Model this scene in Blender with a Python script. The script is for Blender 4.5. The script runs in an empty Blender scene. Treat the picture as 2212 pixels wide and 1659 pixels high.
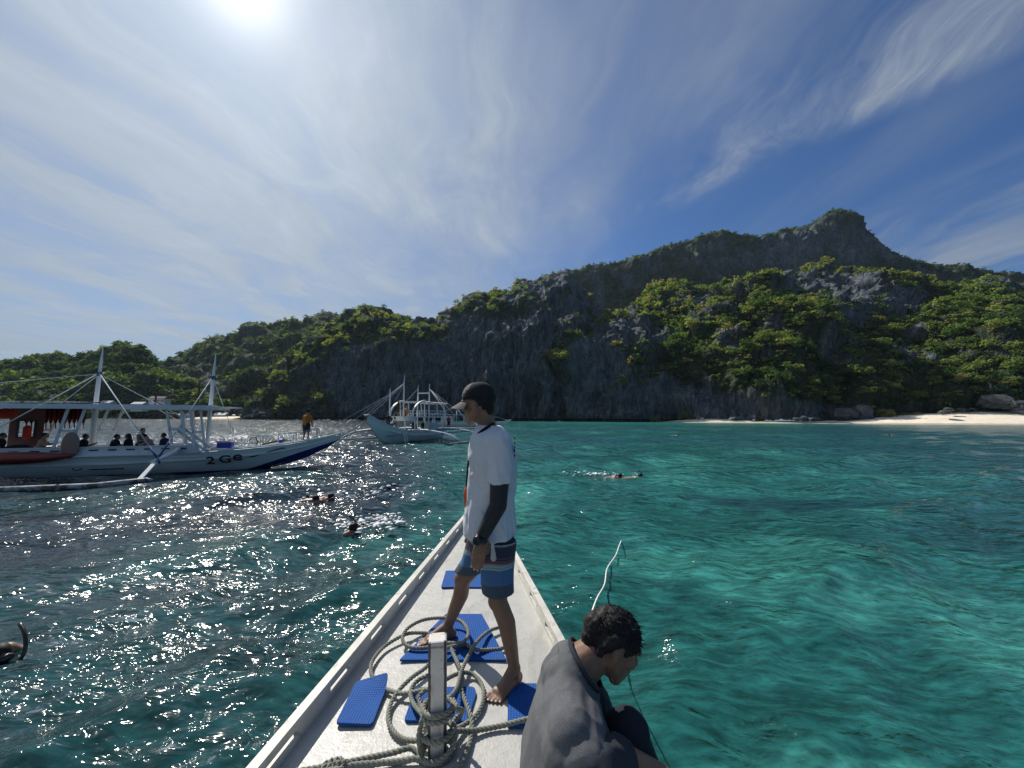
import bpy, bmesh, math, random
import numpy as np
from mathutils import Vector, Matrix

random.seed(7)
RNG = np.random.default_rng(11)
scn = bpy.context.scene
COL = scn.collection
R = math.radians

# ------------------------------------------------------------------ camera
CAM = np.array([0.0, 0.0, 2.6])
PITCH, ROLL, FPX = R(4.99), R(0.30), 831.0          # focal length in units of a 2212-wide frame
_f = np.array([0, math.cos(PITCH), math.sin(PITCH)])
_u = np.array([0, -math.sin(PITCH), math.cos(PITCH)])
_r = np.array([1.0, 0, 0])
CF = _f
CR = _r * math.cos(ROLL) + _u * math.sin(ROLL)
CU = -_r * math.sin(ROLL) + _u * math.cos(ROLL)
cam = bpy.data.cameras.new('camera')
cam.sensor_fit = 'HORIZONTAL'; cam.sensor_width = 36.0
cam.lens = 36.0 * FPX / 2212.0
cam.clip_start = 0.05; cam.clip_end = 8000
camo = bpy.data.objects.new('camera', cam); COL.objects.link(camo)
camo.matrix_world = Matrix(((CR[0], CU[0], -CF[0], CAM[0]), (CR[1], CU[1], -CF[1], CAM[1]),
                            (CR[2], CU[2], -CF[2], CAM[2]), (0, 0, 0, 1)))
scn.camera = camo

def ray(px, py):
    return CR * ((px - 1106) / FPX) + CU * ((829.5 - py) / FPX) + CF
def atD(px, py, d):            # a measured point of the photograph at a known distance ahead
    return CAM + ray(px, py) * d
def atY(px, py, Y):
    r_ = ray(px, py); return CAM + r_ * (Y / r_[1])
def atZ(px, py, z):            # ... on a known height (the deck, the water)
    r_ = ray(px, py); return CAM + r_ * ((z - CAM[2]) / r_[2])

# ------------------------------------------------------------------ sky and sun
SUN_EL, SUN_AZ = R(44.6), R(-38.3)                   # azimuth from +Y towards +X
SUN = np.array([math.sin(SUN_AZ) * math.cos(SUN_EL), math.cos(SUN_AZ) * math.cos(SUN_EL), math.sin(SUN_EL)])
world = bpy.data.worlds.new('World'); scn.world = world; world.use_nodes = True
wt = world.node_tree; wt.nodes.clear()

class NT:
    """small helper for node trees"""
    def __init__(s, t): s.t = t
    def n(s, typ, **kw):
        nd = s.t.nodes.new(typ)
        for k, v in kw.items(): setattr(nd, k, v)
        return nd
    def link(s, a, b): s.t.links.new(a, b)
    def val(s, sock, v):
        if isinstance(v, bpy.types.NodeSocket): s.link(v, sock)
        else: sock.default_value = v
    def math(s, op, a, b=0.0, c=None, clamp=False):
        nd = s.n('ShaderNodeMath', operation=op); nd.use_clamp = clamp
        s.val(nd.inputs[0], a); s.val(nd.inputs[1], b)
        if c is not None: s.val(nd.inputs[2], c)
        return nd.outputs[0]
    def vmath(s, op, a, b=(0, 0, 0), scale=None):
        nd = s.n('ShaderNodeVectorMath', operation=op)
        s.val(nd.inputs[0], a); s.val(nd.inputs[1], b)
        if scale is not None: s.val(nd.inputs['Scale'], scale)
        return nd.outputs['Value'] if op in ('DOT_PRODUCT', 'LENGTH', 'DISTANCE') else nd.outputs[0]
    def noise(s, vec, scale, detail=4, rough=0.55, dist=0.0, dims='3D'):
        nd = s.n('ShaderNodeTexNoise', noise_dimensions=dims)
        if vec is not None: s.link(vec, nd.inputs['Vector'])
        nd.inputs['Scale'].default_value = scale; nd.inputs['Detail'].default_value = detail
        nd.inputs['Roughness'].default_value = rough; nd.inputs['Distortion'].default_value = dist
        return nd.outputs['Fac']
    def ramp(s, fac, stops, interp='LINEAR'):
        nd = s.n('ShaderNodeValToRGB'); cr = nd.color_ramp; cr.interpolation = interp
        while len(cr.elements) < len(stops): cr.elements.new(0.5)
        for e, (p, c) in zip(cr.elements, stops):
            e.position = p; e.color = (c, c, c, 1) if isinstance(c, (int, float)) else (*c, 1)
        s.link(fac, nd.inputs[0]); return nd.outputs[0]
    def mix(s, fac, a, b, mode='MIX'):
        nd = s.n('ShaderNodeMix', data_type='RGBA', blend_type=mode)
        s.val(nd.inputs[0], fac)
        for i, v in ((6, a), (7, b)):
            if isinstance(v, tuple) and len(v) == 3: v = (*v, 1)
            s.val(nd.inputs[i], v)
        return nd.outputs[2]
    def mapping(s, vec, rot=(0, 0, 0), scale=(1, 1, 1), loc=(0, 0, 0)):
        nd = s.n('ShaderNodeMapping'); s.link(vec, nd.inputs['Vector'])
        nd.inputs['Rotation'].default_value = rot; nd.inputs['Scale'].default_value = scale
        nd.inputs['Location'].default_value = loc
        return nd.outputs[0]
    def sep(s, v):
        nd = s.n('ShaderNodeSeparateXYZ'); s.link(v, nd.inputs[0]); return nd.outputs
    def comb(s, x, y, z):
        nd = s.n('ShaderNodeCombineXYZ')
        for i, v in enumerate((x, y, z)): s.val(nd.inputs[i], v)
        return nd.outputs[0]

W = NT(wt)
sky = W.n('ShaderNodeTexSky', sky_type='NISHITA')
sky.sun_disc = False; sky.sun_elevation = SUN_EL
sky.sun_rotation = SUN_AZ          # measured from +Y, clockwise seen from above
sky.altitude = 0; sky.air_density = 1.0; sky.dust_density = 0.35; sky.ozone_density = 3.0
tc = W.n('ShaderNodeTexCoord')
dirv = tc.outputs['Generated']
dx, dy, dz = W.sep(dirv)
dzc = W.math('MAXIMUM', dz, 0.04)
px_, py_ = W.math('DIVIDE', dx, dzc), W.math('DIVIDE', dy, dzc)
plane = W.comb(px_, py_, 0.0)                        # a thin cirrus sheet high above, seen in perspective
warp = W.n('ShaderNodeTexNoise'); W.link(plane, warp.inputs['Vector']); warp.inputs['Scale'].default_value = 0.9
warp.inputs['Detail'].default_value = 4
wv = W.vmath('SCALE', W.vmath('SUBTRACT', warp.outputs['Color'], (0.5, 0.5, 0.5)), scale=0.7)
pl = W.vmath('ADD', plane, wv)
ROT = R(-15)
streak = W.noise(W.mapping(pl, rot=(0, 0, ROT), scale=(2.3, 0.5, 1)), 1.0, 9, 0.60, 0.5)
fine = W.noise(W.mapping(pl, rot=(0, 0, R(38)), scale=(9, 2.6, 1)), 1.0, 7, 0.68, 1.2)      # combed fibres
broad = W.noise(W.mapping(plane, rot=(0, 0, ROT), scale=(1.1, 0.5, 1), loc=(3.1, 1.7, 0)), 1.0, 4, 0.55, 0.5)
patch = W.noise(W.mapping(pl, rot=(0, 0, R(30)), scale=(1.5, 1.0, 1), loc=(1.3, 4.4, 0)), 1.3, 7, 0.6, 0.6)
st = W.ramp(streak, [(0.34, 0.0), (0.68, 1.0)], 'EASE')
fi = W.ramp(fine, [(0.38, 0.0), (0.72, 1.0)])
brd = W.ramp(broad, [(0.36, 0.0), (0.66, 1.0)], 'EASE')
pt = W.ramp(patch, [(0.38, 0.0), (0.68, 1.0)], 'EASE')
# the veil is thick on the sun's side of the sky and thins out across it; bands of cirrus beyond
veil = W.ramp(W.math('ADD', W.math('MULTIPLY_ADD', px_, -0.28, 0.5), W.math('MULTIPLY', W.math('SUBTRACT', broad, 0.5), 0.25)), [(0.24, 0.0), (0.44, 0.40), (0.58, 0.85), (0.75, 1.0)], 'EASE')
line1 = W.math('ADD', W.math('ADD', W.math('MULTIPLY', px_, 0.80), W.math('MULTIPLY', py_, 0.60)), -1.50)
band = W.math('MULTIPLY', W.ramp(W.math('MULTIPLY_ADD', line1, 1.0, 0.5), [(0.05, 0.0), (0.40, 0.70), (0.56, 0.9), (0.74, 0.0)], 'EASE'), W.ramp(px_, [(0.40, 0.0), (0.80, 1.0)]))
line2 = W.math('ADD', W.math('ADD', W.math('MULTIPLY', px_, 0.94), W.math('MULTIPLY', py_, 0.34)), -2.75)
band2 = W.ramp(W.math('MULTIPLY_ADD', line2, 0.4, 0.5), [(0.24, 0.0), (0.42, 0.8), (0.55, 0.35), (0.75, 0.95), (1.0, 0.9)])
d1 = W.math('MULTIPLY', veil, W.math('ADD', W.math('MULTIPLY_ADD', st, 0.22, 0.62), W.math('MULTIPLY', pt, 0.26)))
d2 = W.math('MULTIPLY', band, W.math('ADD', W.math('MULTIPLY', W.math('MULTIPLY', fi, pt), 0.45), W.math('MULTIPLY_ADD', fi, 0.18, W.math('MULTIPLY', pt, 0.38))))
d3 = W.math('MULTIPLY', band2, W.math('MULTIPLY_ADD', st, 0.58, 0.10))
d4 = W.math('MULTIPLY', W.math('MULTIPLY', st, brd), 0.30)
dens = W.math('ADD', W.math('ADD', d1, d2), W.math('ADD', d3, d4), clamp=True)
dens = W.math('MULTIPLY', dens, 0.92)
# light scattered forwards by the thin ice cloud round the sun
cosang = W.vmath('DOT_PRODUCT', W.vmath('NORMALIZE', dirv), tuple(SUN))
ang = W.math('ARCCOSINE', W.math('MINIMUM', cosang, 0.99999))
g1 = W.math('EXPONENT', W.math('MULTIPLY', W.math('POWER', W.math('DIVIDE', ang, 0.065), 2.0), -1.0))
g2 = W.math('EXPONENT', W.math('DIVIDE', ang, -0.27))
g3 = W.math('EXPONENT', W.math('DIVIDE', ang, -0.75))
SKY_S = 0.1
cl_b = W.math('MULTIPLY', W.math('ADD', 2.7, W.math('MULTIPLY', g3, 2.1)), W.math('MULTIPLY_ADD', W.math('MULTIPLY', W.math('MULTIPLY_ADD', fi, 0.5, 0.5), W.math('ADD', pt, st)), 0.15, 0.93))
cloud_col = W.vmath('SCALE', (0.82, 0.95, 1.12), scale=cl_b)
skyt = W.mix(1.0, sky.outputs[0], (0.33, 0.53, 0.77), 'MULTIPLY')
base = W.mix(dens, skyt, cloud_col)
glow = W.math('ADD', W.math('MULTIPLY', g1, 5.0), W.math('MULTIPLY', g2, 2.9))
glowc = W.vmath('SCALE', (1.0, 0.985, 0.96), scale=glow)
tot = W.vmath('ADD', base, glowc)
bg = W.n('ShaderNodeBackground'); W.link(tot, bg.inputs['Color']); bg.inputs['Strength'].default_value = SKY_S
wo = W.n('ShaderNodeOutputWorld'); W.link(bg.outputs[0], wo.inputs['Surface'])

sl = bpy.data.lights.new('sun', 'SUN'); sl.energy = 5.0; sl.angle = R(0.53); sl.color = (1.0, 0.94, 0.85)
so = bpy.data.objects.new('sun', sl); COL.objects.link(so)
so.rotation_euler = Vector(SUN).to_track_quat('Z', 'Y').to_euler()
so.location = (-40, 50, 60)

vs = scn.view_settings
vs.view_transform = 'Standard'; vs.look = 'None'; vs.exposure = 0.12; vs.gamma = 1.0; vs.use_curve_mapping = False
cy = scn.cycles
cy.max_bounces = 6; cy.diffuse_bounces = 2; cy.glossy_bounces = 3; cy.transmission_bounces = 4
cy.transparent_max_bounces = 4; cy.volume_bounces = 0; cy.volume_step_rate = 4.0
cy.sample_clamp_indirect = 4.0; cy.sample_clamp_direct = 30.0
cy.use_denoising = True; cy.denoiser = 'OPENIMAGEDENOISE'; cy.denoising_input_passes = 'RGB_ALBEDO_NORMAL'; cy.denoising_prefilter = 'ACCURATE'
cy.caustics_reflective = False; cy.caustics_refractive = False

# ------------------------------------------------------------------ helpers
def link(o, parent=None):
    COL.objects.link(o)
    if parent is not None: o.parent = parent
    return o
def tag(o, label=None, cat=None, group=None, kind=None):
    if label: o['label'] = label
    if cat: o['category'] = cat
    if group: o['group'] = group
    if kind: o['kind'] = kind
    return o
def empty(name, loc=(0, 0, 0), rz=0.0, parent=None):
    o = bpy.data.objects.new(name, None); o.location = loc; o.rotation_euler = (0, 0, rz)
    o.empty_display_size = 0.2
    return link(o, parent)
def mesh_np(name, V, F, smooth=True):
    """V (n,3) ; F (m,4) or (m,3) integer arrays, or a list of polygons"""
    me = bpy.data.meshes.new(name)
    if isinstance(F, np.ndarray):
        k = F.shape[1]; m = len(F)
        me.vertices.add(len(V)); me.vertices.foreach_set('co', np.ascontiguousarray(V, np.float32).ravel())
        me.loops.add(m * k); me.loops.foreach_set('vertex_index', np.ascontiguousarray(F, np.int32).ravel())
        me.polygons.add(m); me.polygons.foreach_set('loop_start', np.arange(0, m * k, k, dtype=np.int32))
        me.polygons.foreach_set('loop_total', np.full(m, k, np.int32))
        me.update(calc_edges=True)
    else:
        me.from_pydata([tuple(map(float, v)) for v in V], [], F)
    me.polygons.foreach_set('use_smooth', np.full(len(me.polygons), smooth))
    return me
def add(name, V, F, mat, parent=None, smooth=True, loc=None):
    me = mesh_np(name, V, F, smooth)
    if mat is not None: me.materials.append(mat)
    o = bpy.data.objects.new(name, me)
    if loc is not None: o.location = loc
    return link(o, parent)

class MB:
    """collects primitive shapes; build() links them as one mesh object"""
    def __init__(s): s.V = []; s.F = []; s.n = 0
    def put(s, V, F):
        s.V.extend([tuple(v) for v in V]); s.F.extend([tuple(int(i) + s.n for i in f) for f in F]); s.n += len(V)
        return s
    def box(s, c, size, rot=None, bev=0.0):
        hx, hy, hz = [d / 2 for d in size]
        if bev <= 0:
            V = [(x, y, z) for x in (-hx, hx) for y in (-hy, hy) for z in (-hz, hz)]
            F = [(0, 1, 3, 2), (4, 6, 7, 5), (0, 4, 5, 1), (2, 3, 7, 6), (0, 2, 6, 4), (1, 5, 7, 3)]
        else:
            bm = bmesh.new(); bmesh.ops.create_cube(bm, size=1.0)
            for v in bm.verts: v.co = Vector((v.co.x * 2 * hx, v.co.y * 2 * hy, v.co.z * 2 * hz))
            bmesh.ops.bevel(bm, geom=list(bm.edges), offset=bev, segments=2, affect='EDGES', profile=0.5)
            bm.verts.index_update()
            V = [tuple(v.co) for v in bm.verts]; F = [[v.index for v in f.verts] for f in bm.faces]; bm.free()
        V = [Vector(v) for v in V]
        if rot is not None: V = [rot @ v for v in V]
        c = Vector(c)
        return s.put([v + c for v in V], F)
    def bar(s, a, b, w, h=None, up=(0, 0, 1)):
        """rectangular bar from a to b"""
        a, b = Vector(a), Vector(b); h = h or w
        d = (b - a).normalized(); u = Vector(up)
        if abs(d.dot(u)) > 0.98: u = Vector((1, 0, 0))
        x = d.cross(u).normalized() * (w / 2); y = x.cross(d).normalized() * (h / 2)
        V = [p + sx * x + sy * y for p in (a, b) for sx, sy in ((-1, -1), (1, -1), (1, 1), (-1, 1))]
        return s.put(V, [(0, 1, 2, 3), (7, 6, 5, 4), (0, 4, 5, 1), (1, 5, 6, 2), (2, 6, 7, 3), (3, 7, 4, 0)])
    def tube(s, pts, r, n=8, caps=True):
        pts = [Vector(p) for p in pts]; m = len(pts)
        rs = r if isinstance(r, (list, tuple)) else [r] * m
        V, F = [], []
        up = Vector((0, 0, 1)); prev = None
        for i, p in enumerate(pts):
            t = (pts[min(i + 1, m - 1)] - pts[max(i - 1, 0)]).normalized()
            if prev is None:
                x = t.cross(up if abs(t.z) < 0.95 else Vector((1, 0, 0))).normalized()
            else:
                x = (prev - t * prev.dot(t)).normalized()
            prev = x; y = t.cross(x)
            for k in range(n):
                a = 2 * math.pi * k / n
                V.append(p + (x * math.cos(a) + y * math.sin(a)) * rs[i])
        for i in range(m - 1):
            for k in range(n):
                F.append((i * n + k, i * n + (k + 1) % n, (i + 1) * n + (k + 1) % n, (i + 1) * n + k))
        if caps:
            F.append(tuple(range(n - 1, -1, -1))); F.append(tuple((m - 1) * n + k for k in range(n)))
        return s.put(V, F)
    def loft(s, rings, caps=True, closed=True):
        n = len(rings[0]); m = len(rings)
        V = [p for r_ in rings for p in r_]; F = []
        for i in range(m - 1):
            for k in range(n if closed else n - 1):
                F.append((i * n + k, i * n + (k + 1) % n, (i + 1) * n + (k + 1) % n, (i + 1) * n + k))
        if caps and closed:
            F.append(tuple(range(n - 1, -1, -1))); F.append(tuple((m - 1) * n + k for k in range(n)))
        return s.put(V, F)
    def ball(s, c, rad, rot=None, nu=12, nv=8):
        if isinstance(rad, (int, float)): rad = (rad, rad, rad)
        V = [Vector((0, 0, rad[2]))]
        for i in range(1, nv):
            th = math.pi * i / nv
            for k in range(nu):
                a = 2 * math.pi * k / nu
                V.append(Vector((rad[0] * math.sin(th) * math.cos(a), rad[1] * math.sin(th) * math.sin(a), rad[2] * math.cos(th))))
        V.append(Vector((0, 0, -rad[2])))
        F = [(0, 1 + k, 1 + (k + 1) % nu) for k in range(nu)]
        for i in range(nv - 2):
            for k in range(nu):
                F.append((1 + i * nu + k, 1 + (i + 1) * nu + k, 1 + (i + 1) * nu + (k + 1) % nu, 1 + i * nu + (k + 1) % nu))
        L = len(V) - 1; b = 1 + (nv - 2) * nu
        F += [(L, b + (k + 1) % nu, b + k) for k in range(nu)]
        if rot is not None: V = [rot @ v for v in V]
        c = Vector(c)
        return s.put([v + c for v in V], F)
    def cap(s, a, b, r0, r1, n=12, flat=1.0, axis=None):
        """tapered capsule; flat<1 squeezes it along axis"""
        a, b = Vector(a), Vector(b); t = (b - a); L = t.length
        t = t.normalized() if L > 1e-6 else Vector((0, 0, 1))
        if axis is None: axis = Vector((0, 0, 1)) if abs(t.z) < 0.9 else Vector((1, 0, 0))
        y = Vector(axis); y = (y - t * y.dot(t)).normalized(); x = y.cross(t)
        rings = []
        for i in range(5):
            th = math.pi / 2 * (i / 4) if i else 0.02
            rings.append((a - t * r0 * math.cos(th), r0 * math.sin(th)))
        for i in range(5):
            th = math.pi / 2 * (1 - i / 4) if i < 4 else 0.02
            rings.append((b + t * r1 * math.cos(th), r1 * math.sin(th)))
        rr = []
        for c, r_ in rings:
            rr.append([c + x * r_ * math.cos(2 * math.pi * k / n) + y * flat * r_ * math.sin(2 * math.pi * k / n) for k in range(n)])
        return s.loft(rr)
    def build(s, name, mat=None, parent=None, smooth=False, loc=None):
        if loc is not None:
            l = Vector(loc); V = [Vector(v) - l for v in s.V]
        else: V = s.V
        return add(name, V, s.F, mat, parent, smooth, loc)

def smooth_by_angle(o, deg=35):
    me = o.data
    me.polygons.foreach_set('use_smooth', np.ones(len(me.polygons), bool))
    bm = bmesh.new(); bm.from_mesh(me)
    for e in bm.edges:
        if len(e.link_faces) == 2 and e.calc_face_angle(0) > R(deg): e.smooth = False
    bm.to_mesh(me); bm.free()
    return o

# value noise for arrays of points
def _hash(ix, iy, iz, seed):
    h = (ix.astype(np.int64) * 374761393 + iy.astype(np.int64) * 668265263 + iz.astype(np.int64) * 2147483647 + seed * 974634777) & 0xffffffff
    h = ((h ^ (h >> 13)) * 1274126177) & 0xffffffff
    h = (h ^ (h >> 16)) & 0xffffffff
    return h.astype(np.float64) / 4294967295.0
def vnoise(x, y, z=None, seed=0):
    x = np.asarray(x, float); y = np.asarray(y, float); z = np.zeros_like(x) if z is None else np.asarray(z, float)
    fx, fy, fz = np.floor(x), np.floor(y), np.floor(z)
    tx, ty, tz = x - fx, y - fy, z - fz
    tx, ty, tz = [t * t * t * (t * (t * 6 - 15) + 10) for t in (tx, ty, tz)]
    out = 0
    for a in (0, 1):
        for b in (0, 1):
            for c in (0, 1):
                w = (tx if a else 1 - tx) * (ty if b else 1 - ty) * (tz if c else 1 - tz)
                out = out + w * _hash(fx + a, fy + b, fz + c, seed)
    return out * 2 - 1
def fbm(x, y, z=None, oct=4, seed=0, gain=0.5):
    s = 0; a = 1.0; f = 1.0
    for o in range(oct):
        s = s + a * vnoise(x * f, y * f, None if z is None else z * f, seed + o * 17); a *= gain; f *= 2.03
    return s

def principled(name, color, rough=0.6, **kw):
    m = bpy.data.materials.new(name); m.use_nodes = True
    N = NT(m.node_tree); b = m.node_tree.nodes['Principled BSDF']
    if isinstance(color, tuple): b.inputs['Base Color'].default_value = (*color, 1)
    b.inputs['Roughness'].default_value = rough
    for k, v in kw.items(): b.inputs[k.replace('_', ' ')].default_value = v
    return m, N, b
def bump(N, b, h, strength=0.3, dist=0.01):
    bn = N.n('ShaderNodeBump'); bn.inputs['Strength'].default_value = strength; bn.inputs['Distance'].default_value = dist
    N.link(h, bn.inputs['Height']); N.link(bn.outputs[0], b.inputs['Normal']); return bn
def painted(name, color, rough=0.45, var=0.12, scale=6.0, bumps=0.15, dirt=None, dirt_amt=0.5, dirt_lo=0.58):
    """paint with uneven tone, faint grain and optional worn patches"""
    m, N, b = principled(name, None, rough)
    t = N.n('ShaderNodeTexCoord').outputs['Object']
    n1 = N.noise(t, scale, 5, 0.6); n2 = N.noise(t, scale * 9, 3, 0.6)
    c = N.mix(N.ramp(n1, [(0.3, 0.0), (0.7, 1.0)]), tuple(x * (1 - var) for x in color), tuple(min(1, x * (1 + var)) for x in color))
    if dirt is not None:
        d = N.ramp(N.noise(t, scale * 1.7, 6, 0.7, 0.6), [(dirt_lo, 0.0), (dirt_lo + 0.10, dirt_amt)])
        c = N.mix(d, c, dirt)
    N.link(c, b.inputs['Base Color'])
    bump(N, b, n2, bumps, 0.004)
    return m

# ================================================================== THE SETTING
def smooth01(x, a, b):
    t = np.clip((x - a) / (b - a), 0, 1); return t * t * (3 - 2 * t)

# ------------------------------------------------------------------ sea
def build_sea():
    nr, nc = 430, 570
    r_ = np.exp(np.linspace(math.log(1.1), math.log(420.0), nr))
    th = np.linspace(R(-72), R(72), nc)
    rr, tt = np.meshgrid(r_, th, indexing='ij')
    X, Y = rr * np.sin(tt), rr * np.cos(tt)
    dr = rr * (math.log(420 / 1.1) / nr)
    Z = np.zeros_like(X); DX = np.zeros_like(X); DY = np.zeros_like(X)
    rg = np.random.default_rng(5)
    nw = 84
    lam = np.exp(np.linspace(math.log(0.30), math.log(9.5), nw))
    main = R(122)
    gust = 0.75 + 0.5 * fbm(X / 9.0, Y / 9.0, oct=3, seed=91)
    for i in range(nw):
        L = lam[i]; k = 2 * math.pi / L
        a_ = main + rg.normal(0, 0.55 if L < 3 else 0.38)
        kx, ky = math.cos(a_) * k, math.sin(a_) * k
        amp = 0.052 / k * (1.0 if L < 2 else 0.75 if L < 4 else 0.5)
        w = np.clip((L / (dr * 2.6)) - 1.0, 0, 1)
        if L < 2.5: w = w * np.clip(gust, 0.2, 1.4)
        ph = kx * X + ky * Y + rg.uniform(0, 6.283)
        s_, c_ = np.sin(ph), np.cos(ph)
        Z += amp * w * s_
        DX += 0.6 * amp * w * math.cos(a_) * c_; DY += 0.6 * amp * w * math.sin(a_) * c_
    fade = 1 - 0.85 * smooth01(rr, 120, 230)
    V = np.stack([X + DX, Y + DY, Z * fade], -1).reshape(-1, 3)
    idx = np.arange(nr * nc).reshape(nr, nc)
    F = np.stack([idx[:-1, :-1], idx[:-1, 1:], idx[1:, 1:], idx[1:, :-1]], -1).reshape(-1, 4)
    # the sea bed seen through the water: deep on one side, pale sand and dark reef on the other
    x, y = V[:, 0], V[:, 1]
    deep = np.array([0.007, 0.019, 0.029]); teal = np.array([0.018, 0.124, 0.116]); sand = np.array([0.052, 0.26, 0.222])
    reef = np.array([0.008, 0.048, 0.060]); blue = np.array([0.014, 0.074, 0.098]); green = np.array([0.008, 0.066, 0.060])
    w = smooth01((x + 0.16 * y) / (2.0 + 0.16 * y), -0.9, 0.9)
    w = np.clip(w + 0.25 * fbm(x / 6, y / 6, oct=3, seed=3), 0, 1)
    c = deep[None] * (1 - w[:, None]) + teal[None] * w[:, None]
    n1 = fbm(x / 3.1, y / 4.2, oct=4, seed=8); n2 = fbm(x / 9.0, y / 16.0, oct=3, seed=21); n3 = fbm(x / 1.1, y / 1.6, oct=3, seed=33)
    def lay(c, col, m): m = np.clip(m, 0, 1)[:, None]; return c * (1 - m) + col[None] * m
    c = lay(c, green, w * smooth01(-n1, 0.0, 0.7) * 0.6)
    c = lay(c, sand, w * smooth01(n1 + 0.5 * n3, 0.15, 1.0) * 0.55)
    def blob(cx, cy_, rx, ry, ns=0.45):
        d = np.sqrt(((x - cx) / rx) ** 2 + ((y - cy_) / ry) ** 2) + ns * fbm(x / (rx * .5), y / (ry * .5), oct=3, seed=55)
        return 1 - smooth01(d, 0.55, 1.15)
    c = lay(c, sand, 0.75 * blob(2.6, 3.0, 1.1, 0.5) + 0.35 * blob(4.2, 7.2, 2.4, 1.5) + 0.35 * blob(7.0, 5.6, 1.6, 0.9))
    c = lay(c, reef, 0.9 * blob(8.0, 12.6, 3.6, 1.5) + 0.6 * blob(13.5, 9.5, 5, 2.2))
    far = smooth01(y, 14, 40) * smooth01(-n2 + 0.35 * n1, -0.35, 0.5)
    c = lay(c, blue, w * far * 0.75)
    rightfar = smooth01(x - 0.7 * y, -2, 14) * smooth01(y, 5, 12)
    c = lay(c, blue, rightfar * 0.7)
    shallow = smooth01(y, 120, 235) * smooth01(x, -10, 30)
    c = lay(c, np.array([0.020, 0.20, 0.165]), shallow * 0.85)
    me = mesh_np('sea', V, F, True)
    at = me.color_attributes.new('bed', 'FLOAT_COLOR', 'POINT')
    at.data.foreach_set('color', np.concatenate([c, np.ones((len(c), 1))], 1).astype(np.float32).ravel())
    m = bpy.data.materials.new('sea_water'); m.use_nodes = True; m.node_tree.nodes.clear(); N = NT(m.node_tree)
    ca = N.n('ShaderNodeAttribute'); ca.attribute_name = 'bed'
    t = N.n('ShaderNodeTexCoord').outputs['Object']
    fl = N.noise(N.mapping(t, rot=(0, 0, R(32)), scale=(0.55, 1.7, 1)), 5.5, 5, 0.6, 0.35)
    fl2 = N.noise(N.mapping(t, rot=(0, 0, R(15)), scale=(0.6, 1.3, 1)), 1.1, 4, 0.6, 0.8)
    col = N.mix(1.0, ca.outputs['Color'], N.ramp(fl, [(0.34, 0.52), (0.5, 0.95), (0.66, 1.5)]), 'MULTIPLY')  # bright and dark ripple light painted into the water colour as streaks
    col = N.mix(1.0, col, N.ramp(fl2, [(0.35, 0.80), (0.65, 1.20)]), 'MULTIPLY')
    # light coming back up out of the water hardly depends on the slope of the surface
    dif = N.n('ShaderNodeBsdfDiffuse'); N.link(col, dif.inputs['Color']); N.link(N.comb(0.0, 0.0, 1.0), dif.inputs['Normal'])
    gl = N.n('ShaderNodeBsdfGlossy'); gl.inputs['Roughness'].default_value = 0.10; gl.inputs['Color'].default_value = (1, 1, 1, 1)
    fr = N.n('ShaderNodeFresnel'); fr.inputs['IOR'].default_value = 1.36
    mx = N.n('ShaderNodeMixShader'); N.link(fr.outputs[0], mx.inputs[0]); N.link(dif.outputs[0], mx.inputs[1]); N.link(gl.outputs[0], mx.inputs[2])
    out = N.n('ShaderNodeOutputMaterial'); N.link(mx.outputs[0], out.inputs['Surface'])
    rp = N.noise(N.mapping(t, rot=(0, 0, R(32)), scale=(0.8, 1.9, 1)), 4.0, 2.5, 0.55, 0.5)
    rp2 = N.noise(N.mapping(t, rot=(0, 0, R(20)), scale=(1.0, 1.6, 1)), 0.9, 3, 0.55, 0.3)
    b1 = N.n('ShaderNodeBump'); b1.inputs['Distance'].default_value = 0.17
    N.link(rp, b1.inputs['Height'])
    b2 = N.n('ShaderNodeBump'); b2.inputs['Distance'].default_value = 0.38
    N.link(rp2, b2.inputs['Height']); N.link(b1.outputs[0], b2.inputs['Normal'])
    N.link(b2.outputs[0], gl.inputs['Normal']); N.link(b2.outputs[0], fr.inputs['Normal'])
    ra = me.attributes.new('ripple', 'FLOAT', 'POINT'); ra.data.foreach_set('value', (1 / (1 + (rr.ravel() / 9.0) ** 2)).astype(np.float32))
    rn = N.n('ShaderNodeAttribute'); rn.attribute_name = 'ripple'
    gp = N.ramp(N.noise(N.mapping(t, rot=(0, 0, R(30)), scale=(0.6, 1.3, 1)), 0.42, 4, 0.6, 0.6), [(0.36, 0.25), (0.62, 1.0)])
    N.link(N.math('MULTIPLY', rn.outputs['Fac'], gp), b1.inputs['Strength'])
    N.link(N.math('MULTIPLY_ADD', rn.outputs['Fac'], -0.3, 1.0), b2.inputs['Strength'])
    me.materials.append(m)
    o = link(bpy.data.objects.new('sea', me)); tag(o, kind='structure')
    # the rest of the bay: a plain sheet just under the moving surface, out to the horizon
    V2 = np.array([(-2200, -450, -0.6), (2200, -450, -0.6), (2200, 2050, -0.6), (-2200, 2050, -0.6)], float)
    me2 = mesh_np('sea_bed', V2, np.array([[0, 1, 2, 3]]), False)
    m2, N2, bb = principled('deep_water', (0.012, 0.060, 0.068), 0.12, IOR=1.333)
    me2.materials.append(m2)
    tag(link(bpy.data.objects.new('water', me2)), kind='structure')
build_sea()

# ------------------------------------------------------------------ island terrain
def proj(P):
    d = P - CAM[None]
    zc = d @ CF
    return 1106 + FPX * (d @ CR) / zc, 829.5 - FPX * (d @ CU) / zc

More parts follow.
